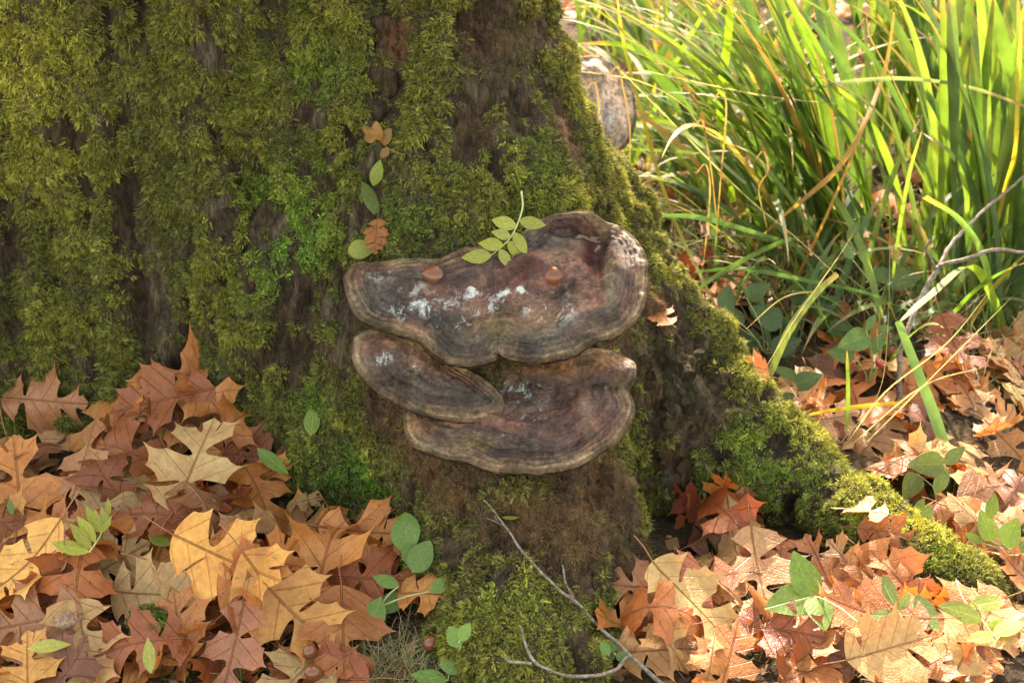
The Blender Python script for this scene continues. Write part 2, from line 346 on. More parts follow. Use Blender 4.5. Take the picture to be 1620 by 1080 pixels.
# ------------------------------------------------------------------ ground
def gheight(x, y):
    x = np.asarray(x, float); y = np.asarray(y, float); p = np.stack([x.ravel(), y.ravel(), 0 * x.ravel()], 1)
    h = .018 * fbm(p, 2.2, 3, 41) + .006 * fbm(p, 14, 3, 42)
    h = h.reshape(x.shape)
    h = h + .07 * np.exp(-(((x + .50) / .30) ** 2 + ((y - .26) / .22) ** 2)) + .03 * np.exp(-(((x + .8) / .4) ** 2 + ((y - .1) / .3) ** 2))
    h = h - .02 * np.exp(-(((x - .9) / .5) ** 2 + ((y - .4) / .3) ** 2))
    return h
def gh(x, y): return float(gheight(np.array([x]), np.array([y]))[0])
ux = np.concatenate([-np.geomspace(120, 1.6, 26), np.linspace(-1.5, 2.6, 300), np.geomspace(2.7, 120, 26)])
uy = np.concatenate([-np.geomspace(120, 1.0, 26), np.linspace(-.9, 4.2, 330), np.geomspace(4.3, 150, 26)])
AX, AY = np.meshgrid(ux, uy, indexing='ij'); AZ = gheight(AX, AY); nxg, nyg = AX.shape
gi = np.arange(nxg * nyg).reshape(nxg, nyg); gq = np.stack([gi[:-1, :-1], gi[1:, :-1], gi[1:, 1:], gi[:-1, 1:]], -1).reshape(-1, 4)
gv = np.stack([AX, AY, AZ], -1).reshape(-1, 3)
gm = mesh_from('ground', gv.tolist(), gq.tolist())
t = NT('soil'); cc = t.coords(); n1 = t.noise(9, 6, .6, cc); n2 = t.noise(140, 6, .7, cc)
cl = t.mix(t.ss(.35, .65, n1), (.030, .020, .012), (.065, .042, .022)); cl = t.mix(1.0, cl, t.ss(.3, .7, n2, .4, 1.7), 'MULTIPLY')
M_SOIL = t.bsdf(cl, .95, .1, t.bump(n2, 1.0, .006))
obj('ground', gm, M_SOIL, kind='structure')
# ------------------------------------------------------------------ bracket fungi
def fungus_mat(name):
    t = NT(name); cc = t.coords(); n1 = t.noise(28, 6, .62, cc); n2 = t.noise(190, 6, .7, cc); n3 = t.noise(9, 4, .6, cc)
    base = t.attr('col'); k = t.math('MULTIPLY', t.ss(.3, .7, n1, .38, 1.45), t.ss(.3, .7, n2, .55, 1.4)); base = t.mix(1.0, base, k, 'MULTIPLY')
    cv = t.n('ShaderNodeCombineXYZ'); t.l(t.math('MULTIPLY', t.attr('edge', out=2), 1.0), cv.inputs[0]); n4 = t.noise(16, 3, .6, cc); t.l(t.math('MULTIPLY', n4, .012), cv.inputs[1])
    bands = t.noise(210, 5, .65, cv.outputs[0]); bw_ = t.math('MULTIPLY', t.ss(.10, .015, t.attr('edge', out=2)), t.attr('front', out=2))
    base = t.mix(t.math('MULTIPLY', bw_, t.ss(.35, .65, n3, .25, .75)), base, t.mix(1.0, base, t.ss(.36, .64, bands, .55, 1.5), 'MULTIPLY'))
    sp = t.noise(75, 6, .75, cc, dist=.3); base = t.mix(t.math('MULTIPLY', t.ss(.56, .66, sp), .55), base, (.018, .014, .012)); base = t.mix(t.math('MULTIPLY', t.ss(.62, .70, t.noise(55, 5, .7, t.coords('Object', (1, 1, 1.3)))), .55), base, (.21, .12, .065))
    w = t.attr('white', out=2)
    st = t.noise(34, 9, .78, t.coords('Object', (1.0, .55, .55)), dist=.7); fl = t.noise(120, 4, .75, cc, dist=.8)
    mk = t.math('MULTIPLY', t.ss(.0, 1.0, w), t.ss(.52, .57, t.math('ADD', t.math('MULTIPLY', st, .72), t.math('MULTIPLY', fl, .28))))
    mk = t.math('ADD', mk, t.math('MULTIPLY', t.ss(.6, 1.0, w), t.ss(.48, .51, st)), clamp=True)
    base = t.mix(mk, base, (.50, .48, .44))
    vo = t.n('ShaderNodeTexVoronoi', feature='DISTANCE_TO_EDGE'); vo.inputs['Scale'].default_value = 26
    vm = t.n('ShaderNodeVectorMath', operation='ADD'); t.l(cc, vm.inputs[0]); sc_ = t.n('ShaderNodeVectorMath', operation='SCALE'); t.l(t.noise(30, 4, .6, cc, col=True), sc_.inputs[0]); sc_.inputs['Scale'].default_value = .05; t.l(sc_.outputs[0], vm.inputs[1]); t.l(vm.outputs[0], vo.inputs['Vector'])
    crk = t.ss(.0, .045, vo.outputs[0]); ckm = t.math('ADD', t.math('MULTIPLY', crk, .35), .65); base = t.mix(t.ss(.45, .6, n3), base, t.mix(1.0, base, ckm, 'MULTIPLY'))
    h = t.math('ADD', t.math('ADD', n1, t.math('MULTIPLY', n2, .3)), t.math('ADD', t.math('MULTIPLY', crk, .10), t.math('MULTIPLY', t.math('MULTIPLY', bands, bw_), .45)))
    return t.bsdf(base, t.math('ADD', t.attr('dust', out=2), t.ss(.3, .7, n2, .34, .54), clamp=True), .26, t.bump(h, 1.0, .006))
M_FUN = fungus_mat('fungus_crust')
t = NT('fungus_pores'); cc = t.coords(); n2 = t.noise(420, 3, .6, cc); n1 = t.noise(16, 4, .6, cc)
M_PORE = t.bsdf(t.mix(t.ss(.3, .7, n1), (.16, .10, .06), (.28, .19, .12)), .9, .2, t.bump(n2, .7, .002))

def bracket(name, label, outline, centre, depth_px, tilt, roll, lumps, zones, whites, hrim=.024, thick=.05, lift=.0, nA=380, nR=110, ridges=(), seed=1, group='bracket fungi stacked on the buttress', y0=None, fall=.0, back=-.2, bc=(.105, .042, .028), bandw=1.0):
    """outline traced on the shelf's own tilted plane; crust = dome + growth ridges, thick rolled rim, pored underside"""
    if y0 is None:
        P0, _ = hit(BV0, *depth_px); P0 = P0 + np.array([0, -lift, 0])
    else: P0 = at_y(*depth_px, y0)
    n = np.array([math.sin(roll), -math.sin(tilt) * math.cos(roll), math.cos(tilt) * math.cos(roll)]); n /= np.linalg.norm(n)
    U = np.cross(np.array([0, 1, 0.]), n); U = U / np.linalg.norm(U); Vv = np.cross(U, n)      # U right, Vv down-slope to the viewer
    if Vv[1] > 0: Vv = -Vv
    def uv(px, py):
        d = ray(px, py); q = CAM + d * (np.dot(P0 - CAM, n) / np.dot(d, n)); return np.array([(q - P0) @ U, (q - P0) @ Vv])
    0 and print('PLANE', label[:20], [round(float((CAM + ray(px, py) * (np.dot(P0 - CAM, n) / np.dot(ray(px, py), n)))[1]), 3) for px, py in ((600, 560), (790, 630), (900, 600), (790, 540))])
    O = np.array([uv(*p) for p in outline]); C = uv(*centre)
    # resample by angle round the centre
    oc = catmull(np.vstack([O, O[:1]]), 8)[:-1]; ang = np.arctan2(oc[:, 1] - C[1], oc[:, 0] - C[0]); rad = np.linalg.norm(oc - C, axis=1)
    o = np.argsort(ang); ang = ang[o]; rad = rad[o]; th = np.linspace(-math.pi, math.pi, nA, endpoint=False)
    R = np.interp(th, np.r_[ang[-1] - 2 * math.pi, ang, ang[0] + 2 * math.pi], np.r_[rad[-1], rad, rad[0]])
    dd = np.stack([np.cos(th), np.sin(th)], 1)
    ker = np.exp(-(np.arange(-40, 41) / 13.0 * 300 / nA) ** 2); ker /= ker.sum(); Rs = np.convolve(np.r_[R[-40:], R, R[:40]], ker, 'valid')
    wob = fbm(np.stack([np.cos(th), np.sin(th), 0 * th], 1), 5, 4, seed); R = R * (1 + .014 * wob)
    rim = hrim * (1 + .25 * fbm(np.stack([np.cos(th), np.sin(th), 0 * th + 5], 1), 2.2, 2, seed + 3))
    V = []; S = []; part = []
    sr = np.concatenate([[0.0], np.linspace(.04, 1, nR - 1)]) ; sr = 1 - (1 - sr) ** 1.25
    uvs = []
    for s in sr[:-1]:
        inset = np.maximum(R - rim * .34, R * .8) * s ** 5 + np.maximum(Rs - rim * .34, Rs * .8) * (1 - s ** 5)
        uvs.append(C + dd * (inset * s)[:, None]); S.append(np.full(nA, s))
    uvs = np.array(uvs); shp = uvs.shape[:2]; flat = uvs.reshape(-1, 2); S = np.array(S).reshape(-1)
    ring = uvs[-1]; edge = np.concatenate([np.min(np.linalg.norm(q[:, None, :] - ring[None], axis=2), axis=1) for q in np.array_split(flat, 12)])        # distance from the rim inwards
    def height(flat, S, edge):
        q3 = np.stack([flat[:, 0], flat[:, 1], np.full(len(flat), seed * 3.1)], 1)
        w = .005 * fbm(q3, 9, 4, seed) + .0042 * fbm(q3, 30, 4, seed + 5) + .0016 * fbm(q3, 90, 3, seed + 6)
        er = edge + .005 * fbm(q3, 12, 3, seed + 9)
        w += -fall * smooth(.03, .0, edge)
        rel = flat - C; fr = smooth(back - .3, back + .2, rel[:, 1] / (np.linalg.norm(rel, axis=1) + 1e-3))
        for (pos, hgt, wd) in ridges: w += fr * hgt * np.exp(-((er - pos) / wd) ** 2)
        for pos in (.008, .0145, .021): w -= fr * .0020 * np.exp(-((er - pos) / .0015) ** 2)
        for (px, py, rx, ry, hgt) in lumps:
            c = uv(px, py); ex = rx * .00095; ey = ry * .0011
            w += hgt * np.exp(-(((flat[:, 0] - c[0]) / ex) ** 2 + ((flat[:, 1] - c[1]) / ey) ** 2))
        return w
    w = height(flat, S, edge)
    top = P0 + flat[:, :1] * U + flat[:, 1:] * Vv + w[:, None] * n
    rings = [top.reshape(shp[0], nA, 3)]
    # rim and underside
    e_w = w.reshape(shp)[-1]; base = C + dd * np.maximum(R - rim * .34, R * .8)[:, None]
    prof = [(a, 'rim') for a in np.linspace(.25, math.pi * .98, 12)]; side = []
    for a, _ in prof:
        rr = rim * .34; cr_ = base + dd * (rr * math.sin(a))[:, None]; hh = e_w - rim * .5 * (1 - math.cos(a)) - .0016 * np.sin(a * 9 + 2 * wob) * np.sin(a)
        side.append(P0 + cr_[:, :1] * U + cr_[:, 1:] * Vv + hh[:, None] * n)
    for s in np.linspace(.95, .05, 16):
        cr_ = C + dd * (R * s)[:, None] * np.array([1, 1.0]); hh = e_w * s - rim - thick * (1 - s) ** .8 * 1.0
        side.append(P0 + cr_[:, :1] * U + cr_[:, 1:] * Vv + hh[:, None] * n)
    allr = np.concatenate([rings[0], np.array(side)], 0); nr = allr.shape[0]
    Vt = allr.reshape(-1, 3); ii = np.arange(nr * nA).reshape(nr, nA)
    Q = np.stack([ii[:-1], ii[1:], np.roll(ii, -1, 1)[1:], np.roll(ii, -1, 1)[:-1]], -1).reshape(-1, 4)
    # colours of the crust
    def zmix(px, py, rx, ry):
        c = uv(px, py); return np.exp(-(((flat[:, 0] - c[0]) / (rx * .00095)) ** 2 + ((flat[:, 1] - c[1]) / (ry * .0011)) ** 2) ** 1.5)
    q3 = np.stack([flat[:, 0], flat[:, 1], np.full(len(flat), seed * 2.7)], 1); na = fbm(q3, 13, 4, seed + 20); nb = fbm(q3, 40, 3, seed + 21)
    col = np.array(bc) + np.zeros((len(flat), 3))
    col = lay(col, smooth(-.1, .6, na) * .6, (.050, .034, .025)); col = lay(col, smooth(.1, .7, nb) * .5, (.13, .058, .038)); col = lay(col, smooth(.15, .6, fbm(q3, 22, 4, seed + 40)) * .55, (.038, .026, .020)); col = lay(col, smooth(.2, .7, fbm(q3, 60, 3, seed + 41)) * .4, (.19, .11, .065))
    er = edge + .006 * fbm(q3, 12, 3, seed + 9)
    col = lay(col, np.exp(-((er - .034) / .012) ** 2) * .6, (.045, .040, .034))
    col = lay(col, np.exp(-((er - .008) / .0045) ** 2) * .6, (.20, .125, .06)); col = lay(col, np.exp(-((er - .0205) / .003) ** 2) * .5, (.035, .028, .022)); col = lay(col, smooth(.0055, .001, er) * .8, (.26, .175, .085))
    dust = np.zeros(len(flat)); 
    for (px, py, rx, ry, s, cl_) in zones:
        m = zmix(px, py, rx, ry) * s * np.clip(.75 + .5 * nb, 0, 1.2); col = lay(col, m, cl_); dust = np.maximum(dust, m * (.4 if sum(cl_) > .22 else 0))
    wh = np.zeros(len(flat))
    for (px, py, rx, ry, s) in whites: wh = np.maximum(wh, zmix(px, py, rx, ry) * s)
    nside = (nr - shp[0]); colr = []
    for k in range(nside):
        f_ = k / 11.0
        a = np.array([.13, .075, .038]) if k < 3 else np.array([.11, .075, .048]) if k < 6 else np.array([.17, .10, .05]) if k < 12 else np.array([.19, .115, .065])
        colr.append(a[None, :] * (1 + .3 * fbm(np.stack([np.cos(th) * 3, np.sin(th) * 3, 0 * th + k * .15], 1), 4, 3, seed + 2))[:, None])
    allc = np.vstack([col, np.array(colr).reshape(-1, 3)]); z = np.zeros(nside * nA)
    me = mesh_from(name, Vt.tolist(), Q.tolist()); add_col(me, 'col', np.clip(allc, 0.01, 1)); add_f(me, 'white', np.r_[wh, z]); add_f(me, 'edge', np.r_[edge + .004 * fbm(q3, 14, 3, seed + 9), z]); add_f(me, 'front', np.r_[bandw * smooth(back - .4, back + .3, (flat - C)[:, 1] / (np.linalg.norm(flat - C, axis=1) + 1e-3)), z]); add_f(me, 'dust', np.r_[dust, z + .35])
    me.materials.append(M_FUN); me.materials.append(M_PORE)
    mi = np.zeros(len(Q), np.int32); mi[(shp[0] + 12) * nA:] = 1; me.polygons.foreach_set('material_index', mi)
    ob = obj(name, me, None, label=label, category='fungus')
    if group: ob['group'] = group
    bv = BVHTree.FromPolygons([tuple(v) for v in Vt.tolist()], Q.tolist())
    return ob, bv
ORG = (.22, .095, .035); GRY = (.052, .042, .032); OCH = (.24, .165, .05); RED = (.085, .022, .015); PUR = (.10, .046, .036); PALE = (.19, .115, .075)
top_out = [(541, 440), (548, 472), (572, 500), (612, 517), (660, 532), (690, 556), (722, 574), (755, 575), (782, 566), (787, 556), (800, 563), (842, 569), (890, 560), (925, 545), (958, 534), (990, 520), (1014, 492), (1027, 450), (1022, 408), (1002, 375), (968, 350), (925, 335), (880, 334), (850, 345), (815, 372), (770, 392), (735, 400), (690, 412), (650, 408), (600, 412), (560, 416)]
F1, BF1 = bracket('bracket_fungus', 'largest and topmost glossy bracket fungus with two acorns and white scuffs', top_out, (800, 455), (790, 420), math.radians(30), math.radians(-3),
    [(835, 420, 36, 20, .024), (745, 408, 38, 18, .020), (930, 440, 70, 60, .006), (945, 392, 20, 34, -.034), (915, 362, 34, 9, -.018), (980, 400, 26, 80, .012), (930, 345, 70, 12, .012), (820, 395, 40, 16, -.008), (700, 425, 40, 20, .006), (640, 450, 80, 20, .004), (690, 470, 60, 14, -.004), (885, 455, 30, 16, -.010), (690, 440, 26, 12, -.008), (745, 548, 44, 18, .004), (570, 440, 30, 26, .008), (786, 560, 5, 9, -.005), (600, 480, 40, 10, -.004)],
    [(835, 425, 40, 26, .9, RED), (945, 390, 22, 36, 1.2, (.055, .010, .008)), (905, 356, 50, 10, .9, (.06, .02, .018)), (745, 402, 40, 16, .8, (.17, .075, .035)), (800, 512, 70, 26, .85, (.20, .135, .045)), (745, 545, 50, 22, .8, GRY), (850, 545, 70, 22, .7, GRY), (590, 478, 60, 22, .7, GRY), (560, 430, 26, 22, .7, (.14, .06, .035)), (840, 500, 40, 30, .6, PUR), (985, 440, 26, 90, .5, PALE), (965, 460, 8, 60, .6, (.24, .2, .12)), (700, 460, 60, 20, .5, RED), (860, 385, 36, 14, .7, GRY), (940, 520, 50, 12, .6, PALE), (760, 478, 90, 14, .5, PALE), (990, 470, 20, 50, .4, PUR)],
    [(690, 484, 76, 22, .80), (750, 462, 26, 9, .85), (820, 480, 70, 20, .62), (700, 515, 40, 10, .6), (795, 462, 20, 8, .8), (822, 458, 9, 7, 1.2), (745, 457, 10, 5, 1.1), (860, 465, 46, 12, .62), (880, 495, 30, 22, .72), (760, 490, 90, 12, .62), (640, 458, 34, 16, .6), (620, 440, 40, 14, .5), (735, 510, 16, 8, .65)],
    hrim=.016, thick=.035, ridges=((.040, .004, .010), (.062, -.003, .006)), seed=3, lift=.055, fall=.002, back=-1.2)
F2, BF2 = bracket('bracket_fungus', 'smallest bracket fungus, left lobe tucked under the topmost one', [(555, 562), (558, 535), (574, 520), (600, 520), (640, 532), (690, 550), (740, 580), (780, 606), (798, 630), (790, 650), (752, 662), (700, 659), (655, 647), (636, 634), (605, 622), (580, 600), (562, 580)], (665, 590), (660, 560), math.radians(36), math.radians(6),
    [(620, 560, 50, 22, .006), (720, 610, 50, 24, .007), (638, 622, 8, 30, -.008), (600, 590, 40, 18, .002)],
    [(640, 545, 60, 12, .9, ORG), (700, 585, 70, 10, .6, ORG), (700, 630, 80, 18, .8, GRY), (590, 590, 40, 26, .7, GRY), (590, 540, 30, 22, .6, RED), (655, 650, 26, 10, .6, OCH)],
    [(603, 570, 16, 14, .8), (655, 587, 16, 8, .6)], hrim=.014, thick=.045, ridges=((.03, .003, .008),), seed=8, lift=.115, nA=260, nR=80, fall=.004)
F3, BF3 = bracket('bracket_fungus', 'lowest wide bracket fungus with a layered ochre edge and scalloped right side', [(633, 655), (640, 688), (662, 708), (700, 721), (735, 725), (770, 738), (815, 745), (860, 745), (905, 735), (945, 714), (985, 684), (1003, 655), (1005, 630), (994, 611), (1006, 596), (1006, 572), (984, 555), (940, 545), (880, 552), (820, 560), (760, 575), (690, 605), (650, 630)], (850, 640), (840, 590), math.radians(33), math.radians(-4),
    [(985, 590, 26, 16, .010), (950, 600, 30, 16, -.006), (960, 640, 36, 40, .006), (880, 600, 60, 24, -.006), (735, 690, 60, 16, .004), (990, 608, 18, 5, -.006), (790, 610, 40, 16, -.008), (700, 665, 60, 14, .006)],
    [(880, 575, 110, 22, .9, ORG), (700, 665, 70, 18, .9, ORG), (850, 625, 30, 34, .7, GRY), (690, 705, 50, 12, .5, GRY), (760, 700, 40, 10, .5, OCH), (985, 585, 30, 16, .7, PUR), (870, 680, 120, 22, .7, PUR), (955, 650, 30, 34, .7, PUR), (930, 655, 12, 40, .5, PALE), (780, 600, 60, 20, .6, (.09, .04, .025)), (900, 720, 60, 8, .7, PALE)],
    [(815, 612, 40, 12, .8), (850, 640, 36, 26, .6), (835, 665, 20, 8, .6), (790, 690, 60, 8, .25)], hrim=.017, thick=.05, ridges=((.030, .004, .006), (.050, -.003, .005), (.065, .004, .006), (.09, -.003, .006)), seed=14, lift=.04, fall=.004)
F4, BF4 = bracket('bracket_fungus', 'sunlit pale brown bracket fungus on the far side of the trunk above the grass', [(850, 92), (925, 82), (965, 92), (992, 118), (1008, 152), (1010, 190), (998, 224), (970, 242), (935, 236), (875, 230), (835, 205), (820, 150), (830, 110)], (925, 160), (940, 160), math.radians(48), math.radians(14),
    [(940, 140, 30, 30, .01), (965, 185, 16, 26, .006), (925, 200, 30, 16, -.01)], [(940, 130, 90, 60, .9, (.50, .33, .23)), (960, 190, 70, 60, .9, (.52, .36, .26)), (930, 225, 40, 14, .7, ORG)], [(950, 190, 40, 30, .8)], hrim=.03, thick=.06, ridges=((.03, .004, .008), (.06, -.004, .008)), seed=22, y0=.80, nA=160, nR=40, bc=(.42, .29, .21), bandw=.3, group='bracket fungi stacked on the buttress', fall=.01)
# ------------------------------------------------------------------ moss (nobody could count it: instanced shoots)
SRC = bpy.data.collections.new('moss_sources')
def shoot_mesh(kind, k):
    r = np.random.default_rng(100 + k + 50 * kind); mb = MB()
    nfr = 9 if kind == 0 else (12 if kind == 1 else 9)
    for q in range(nfr):
        az = r.uniform(0, 2 * math.pi); base = np.array([math.cos(az), math.sin(az), 0]) * r.uniform(0, .005) * (1.2 if kind != 2 else 1)
        tint = r.uniform(.55, 1.45)
        if kind == 0:      # feathery arching frond with side leaflets
            d = np.array([math.cos(az) * r.uniform(.2, 1), math.sin(az) * r.uniform(.2, 1) - .35, r.uniform(.5, 1.1)]); d /= np.linalg.norm(d)
            L = r.uniform(.007, .016); n = 6; pts = [base]; g = np.array([0, -.55, -.35]) * r.uniform(.2, .55)
            for i in range(n): d = d + g * .45; d /= np.linalg.norm(d); pts.append(pts[-1] + d * L / n)
            pts = np.array(pts); side = np.cross(d, [0, 0, 1.0]) + np.array([.3, 0, 0]) * r.normal()
            side /= np.linalg.norm(side) + 1e-9; wid = np.linspace(.0013, .0005, n + 1)
            v, f = strip(pts, wid, side, .1); mb.add(v, f, np.full(3, tint))
            T = np.gradient(pts, axis=0); T /= np.linalg.norm(T, axis=1)[:, None]
            for i in range(1, n + 1):
                for s in (-1, 1):
                    l = .0034 * (1 - i / (n + 3)) * r.uniform(.7, 1.3); a = pts[i]; t_ = a + (side * s * .8 + T[i] * .7) * l + np.array([0, 0, r.normal() * .0004])
                    w = T[i] * .0009; mb.add([a - w, a + w, t_], [(0, 1, 2)], np.full(3, tint * r.uniform(.9, 1.35)))
        elif kind == 1:    # low carpet of tiny rounded leaves
            c = base * 1.6 + np.array([0, 0, r.uniform(.001, .007)])
            for m in range(6):
                a = r.uniform(0, 6.28); d = np.array([math.cos(a), math.sin(a), r.uniform(.1, .9)]); s = np.cross(d, [0, 0, 1.0]); s /= np.linalg.norm(s); l = r.uniform(.0016, .0030)
                mb.add([c, c + d * l * .5 + s * l * .45, c + d * l, c + d * l * .5 - s * l * .45], [(0, 1, 2, 3)], np.full(3, tint * r.uniform(.8, 1.3)))
        else:              # dry brown fibres
            d = np.array([math.cos(az), math.sin(az) - .4, r.uniform(.15, .8)]); L = r.uniform(.006, .018); d /= np.linalg.norm(d)
            pts = [base]; bend = r.normal(size=3) * .5
            for i in range(4): d = d + bend * .4; d /= np.linalg.norm(d); pts.append(pts[-1] + d * L / 4)
            s = np.cross(d, [.2, .1, 1.0]); v, f = strip(np.array(pts), np.linspace(.0011, .0003, 5), s, .2); mb.add(v, f, np.full(3, tint))
    me = mb.mesh(['moss_frond', 'moss_leaflet', 'fibre'][kind], False); me.materials.append(M_MOSS)
    o = bpy.data.objects.new('%d_%02d_shoot' % (kind, k), me); SRC.objects.link(o); return o
t = NT('moss'); ti = t.attr('tint', 'INSTANCER'); lc = t.attr('col'); c_ = t.mix(1.0, ti, lc, 'MULTIPLY'); M_MOSS = t.bsdf(c_, .7, .25, None, .30, t.mix(1.0, c_, (1.25, 1.2, .5), 'MULTIPLY'))
for kd in (0, 1, 2):
    for k in range(6): shoot_mesh(kd, k)
def scatter_tree():
    g = bpy.data.node_groups.new('scatter', 'GeometryNodeTree'); g.interface.new_socket('Geometry', in_out='INPUT', socket_type='NodeSocketGeometry'); g.interface.new_socket('Geometry', in_out='OUTPUT', socket_type='NodeSocketGeometry')
    N = g.nodes.new; gi_ = N('NodeGroupInput'); go = N('NodeGroupOutput'); ip = N('GeometryNodeInstanceOnPoints'); ci = N('GeometryNodeCollectionInfo')
    ci.inputs['Collection'].default_value = SRC; ci.inputs['Separate Children'].default_value = True; ci.inputs['Reset Children'].default_value = True
    def na(name, ty):
        q = N('GeometryNodeInputNamedAttribute'); q.data_type = ty; q.inputs['Name'].default_value = name; return q.outputs[0]
    e2r = N('FunctionNodeEulerToRotation')
    L = g.links.new; L(gi_.outputs[0], ip.inputs['Points']); L(ci.outputs[0], ip.inputs['Instance']); ip.inputs['Pick Instance'].default_value = True
    L(na('idx', 'INT'), ip.inputs['Instance Index']); L(na('rot', 'FLOAT_VECTOR'), e2r.inputs[0]); L(e2r.outputs[0], ip.inputs['Rotation']); L(na('scl', 'FLOAT'), ip.inputs['Scale']); L(ip.outputs[0], go.inputs[0])
    return g
SG = scatter_tree()
def frames(N, up=(0, 0, 1.0), jit=.25, spin=None):
    N = N + rng.normal(size=N.shape) * jit; N /= np.linalg.norm(N, axis=1)[:, None]
    y = np.array(up) - N * (N @ np.array(up))[:, None] + rng.normal(size=N.shape) * .25; y -= N * (y * N).sum(1)[:, None]; y /= np.linalg.norm(y, axis=1)[:, None] + 1e-9
    x = np.cross(y, N)
    if spin is not None:
        c, s = np.cos(spin)[:, None], np.sin(spin)[:, None]; x, y = x * c + y * s, y * c - x * s
    ey = np.arcsin(np.clip(-x[:, 2], -1, 1)); ex = np.arctan2(y[:, 2], N[:, 2]); ez = np.arctan2(x[:, 1], x[:, 0])
    return np.stack([ex, ey, ez], 1)
def scatter_obj(name, P, N, idx, scl, tint, parent=None, jit=.4, **kw):
    me = bpy.data.meshes.new(name); me.from_pydata([tuple(p) for p in P.tolist()], [], [])
    a = me.attributes.new('rot', 'FLOAT_VECTOR', 'POINT'); a.data.foreach_set('vector', frames(N, jit=jit, spin=rng.normal(size=len(N)) * .9).astype(np.float32).ravel())
    a = me.attributes.new('idx', 'INT', 'POINT'); a.data.foreach_set('value', np.asarray(idx, np.int32))
    a = me.attributes.new('scl', 'FLOAT', 'POINT'); a.data.foreach_set('value', np.asarray(scl, np.float32))
    a = me.attributes.new('tint', 'FLOAT_VECTOR', 'POINT'); a.data.foreach_set('vector', np.asarray(tint, np.float32).ravel())
    o = obj(name, me, None, parent, kind='stuff', **kw); md = o.modifiers.new('scatter', 'NODES'); md.node_group = SG; return o
def on_faces(n, w):
    A = TV[TQ]; d1 = A[:, 2] - A[:, 0]; d2 = A[:, 3] - A[:, 1]; fn = np.cross(d1, d2); ar = np.linalg.norm(fn, axis=1) / 2
    wf = w[TQ].mean(1) * ar; wf[(A[:, :, 2].max(1) > 1.9)] = 0
    ctr = A.mean(1); px, py = to_px(ctr); inview = (px > -120) & (px < 1740) & (py > -120) & (py < 1200) & ((fn / (2 * ar[:, None] + 1e-9) * (CAM - ctr)).sum(1) > -.3)
    wf = wf * np.where(inview, 1, .16)
    p = wf / wf.sum(); fi = rng.choice(len(TQ), n, p=p); u, v = rng.random((2, n))
    B = A[fi]; P = (B[:, 0] * ((1 - u) * (1 - v))[:, None] + B[:, 1] * (u * (1 - v))[:, None] + B[:, 2] * (u * v)[:, None] + B[:, 3] * ((1 - u) * v)[:, None])
    return P, TN[TQ[fi, 0]], TQ[fi, 0]
mw = smooth(.38, .66, MOSS + .3 * nf) * smooth(-.03, .02, TV[:, 2]) * (1 - .93 * np.clip(mBROWN * 1.1, 0, 1) * smooth(.3, -.3, nz))
P, N_, vi = on_faces(155000, mw)
ntn = fbm(P, 11, 3, 61); nt2 = fbm(P, 40, 2, 62)
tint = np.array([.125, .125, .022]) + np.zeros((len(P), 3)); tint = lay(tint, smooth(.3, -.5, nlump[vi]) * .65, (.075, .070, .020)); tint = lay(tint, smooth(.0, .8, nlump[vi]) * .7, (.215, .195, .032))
tint = lay(tint, smooth(-.4, .7, ntn) * .6, (.155, .145, .022)); tint = lay(tint, mGREEN[vi] * .95 * (.7 + .3 * ntn), (.15, .27, .028)); tint = lay(tint, mYELL_SUN[vi] * .9, (.29, .26, .035))
tint = lay(tint, mBROWN[vi] * .75, (.105, .085, .028)); tint = lay(tint, smooth(.35, .9, nt2) * .6, (.10, .065, .03)); tint = lay(tint, mSHADE[vi] * .55, (.055, .060, .014))
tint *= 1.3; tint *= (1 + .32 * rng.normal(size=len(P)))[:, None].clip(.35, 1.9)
isg = rng.random(len(P)) < np.clip(mGREEN[vi] * .85 + .12, 0, .9)
idx = np.where(isg, 6 + rng.integers(0, 6, len(P)), rng.integers(0, 6, len(P)))
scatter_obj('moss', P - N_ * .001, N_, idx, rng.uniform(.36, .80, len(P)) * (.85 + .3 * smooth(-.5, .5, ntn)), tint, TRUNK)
bw = np.clip(mBROWN * 1.1 + .12, 0, 1.2) * (1 - .6 * smooth(.4, .8, MOSS)) * smooth(-.03, .02, TV[:, 2]) * (.35 + .65 * smooth(-.2, .5, nf))
P, N_, vi = on_faces(17000, bw)
tb = lay(np.array([.200, .105, .048]) + np.zeros((len(P), 3)), 1 - np.clip(mBROWN[vi], 0, 1), (.075, .060, .030)) * (1 + .3 * rng.normal(size=len(P)))[:, None].clip(.4, 1.8)
scatter_obj('brown_fibres', P, N_, 12 + rng.integers(0, 6, len(P)), rng.uniform(.35, .8, len(P)), tb, TRUNK)

# cracked blocks of old bark and crumbly lumps, single pieces
def lump_mesh(name, seed, mat, flat=.7, col=(.07, .06, .035)):
    import bmesh
    bm = bmesh.new(); bmesh.ops.create_cube(bm, size=1.5); bmesh.ops.subdivide_edges(bm, edges=bm.edges[:], cuts=3, use_grid_fill=True); me = bpy.data.meshes.new(name); bm.to_mesh(me); bm.free()
    v = np.array([q.co for q in me.vertices]); v = v * .72 + .28 * v / (np.linalg.norm(v, axis=1)[:, None] + 1e-6); r = 1 + .45 * fbm(v, 1.2, 3, seed) + .22 * fbm(v, 4, 2, seed + 1); v = v * r[:, None]; v[:, 2] *= flat
    me.vertices.foreach_set('co', v.ravel().astype(np.float32)); me.shade_smooth(); add_col(me, 'col', np.array(col)); me.materials.append(mat); return me
LB = [lump_mesh('bark_block', s, M_BARK, .8, c) for s, c in ((1, (.10, .070, .034)), (2, (.075, .042, .022)), (3, (.13, .095, .046)), (4, (.085, .070, .026)))]
LC = [lump_mesh('rot_crumb', s, M_BARK, .75, c) for s, c in ((11, (.19, .10, .045)), (12, (.13, .065, .03)), (13, (.22, .15, .07)))]
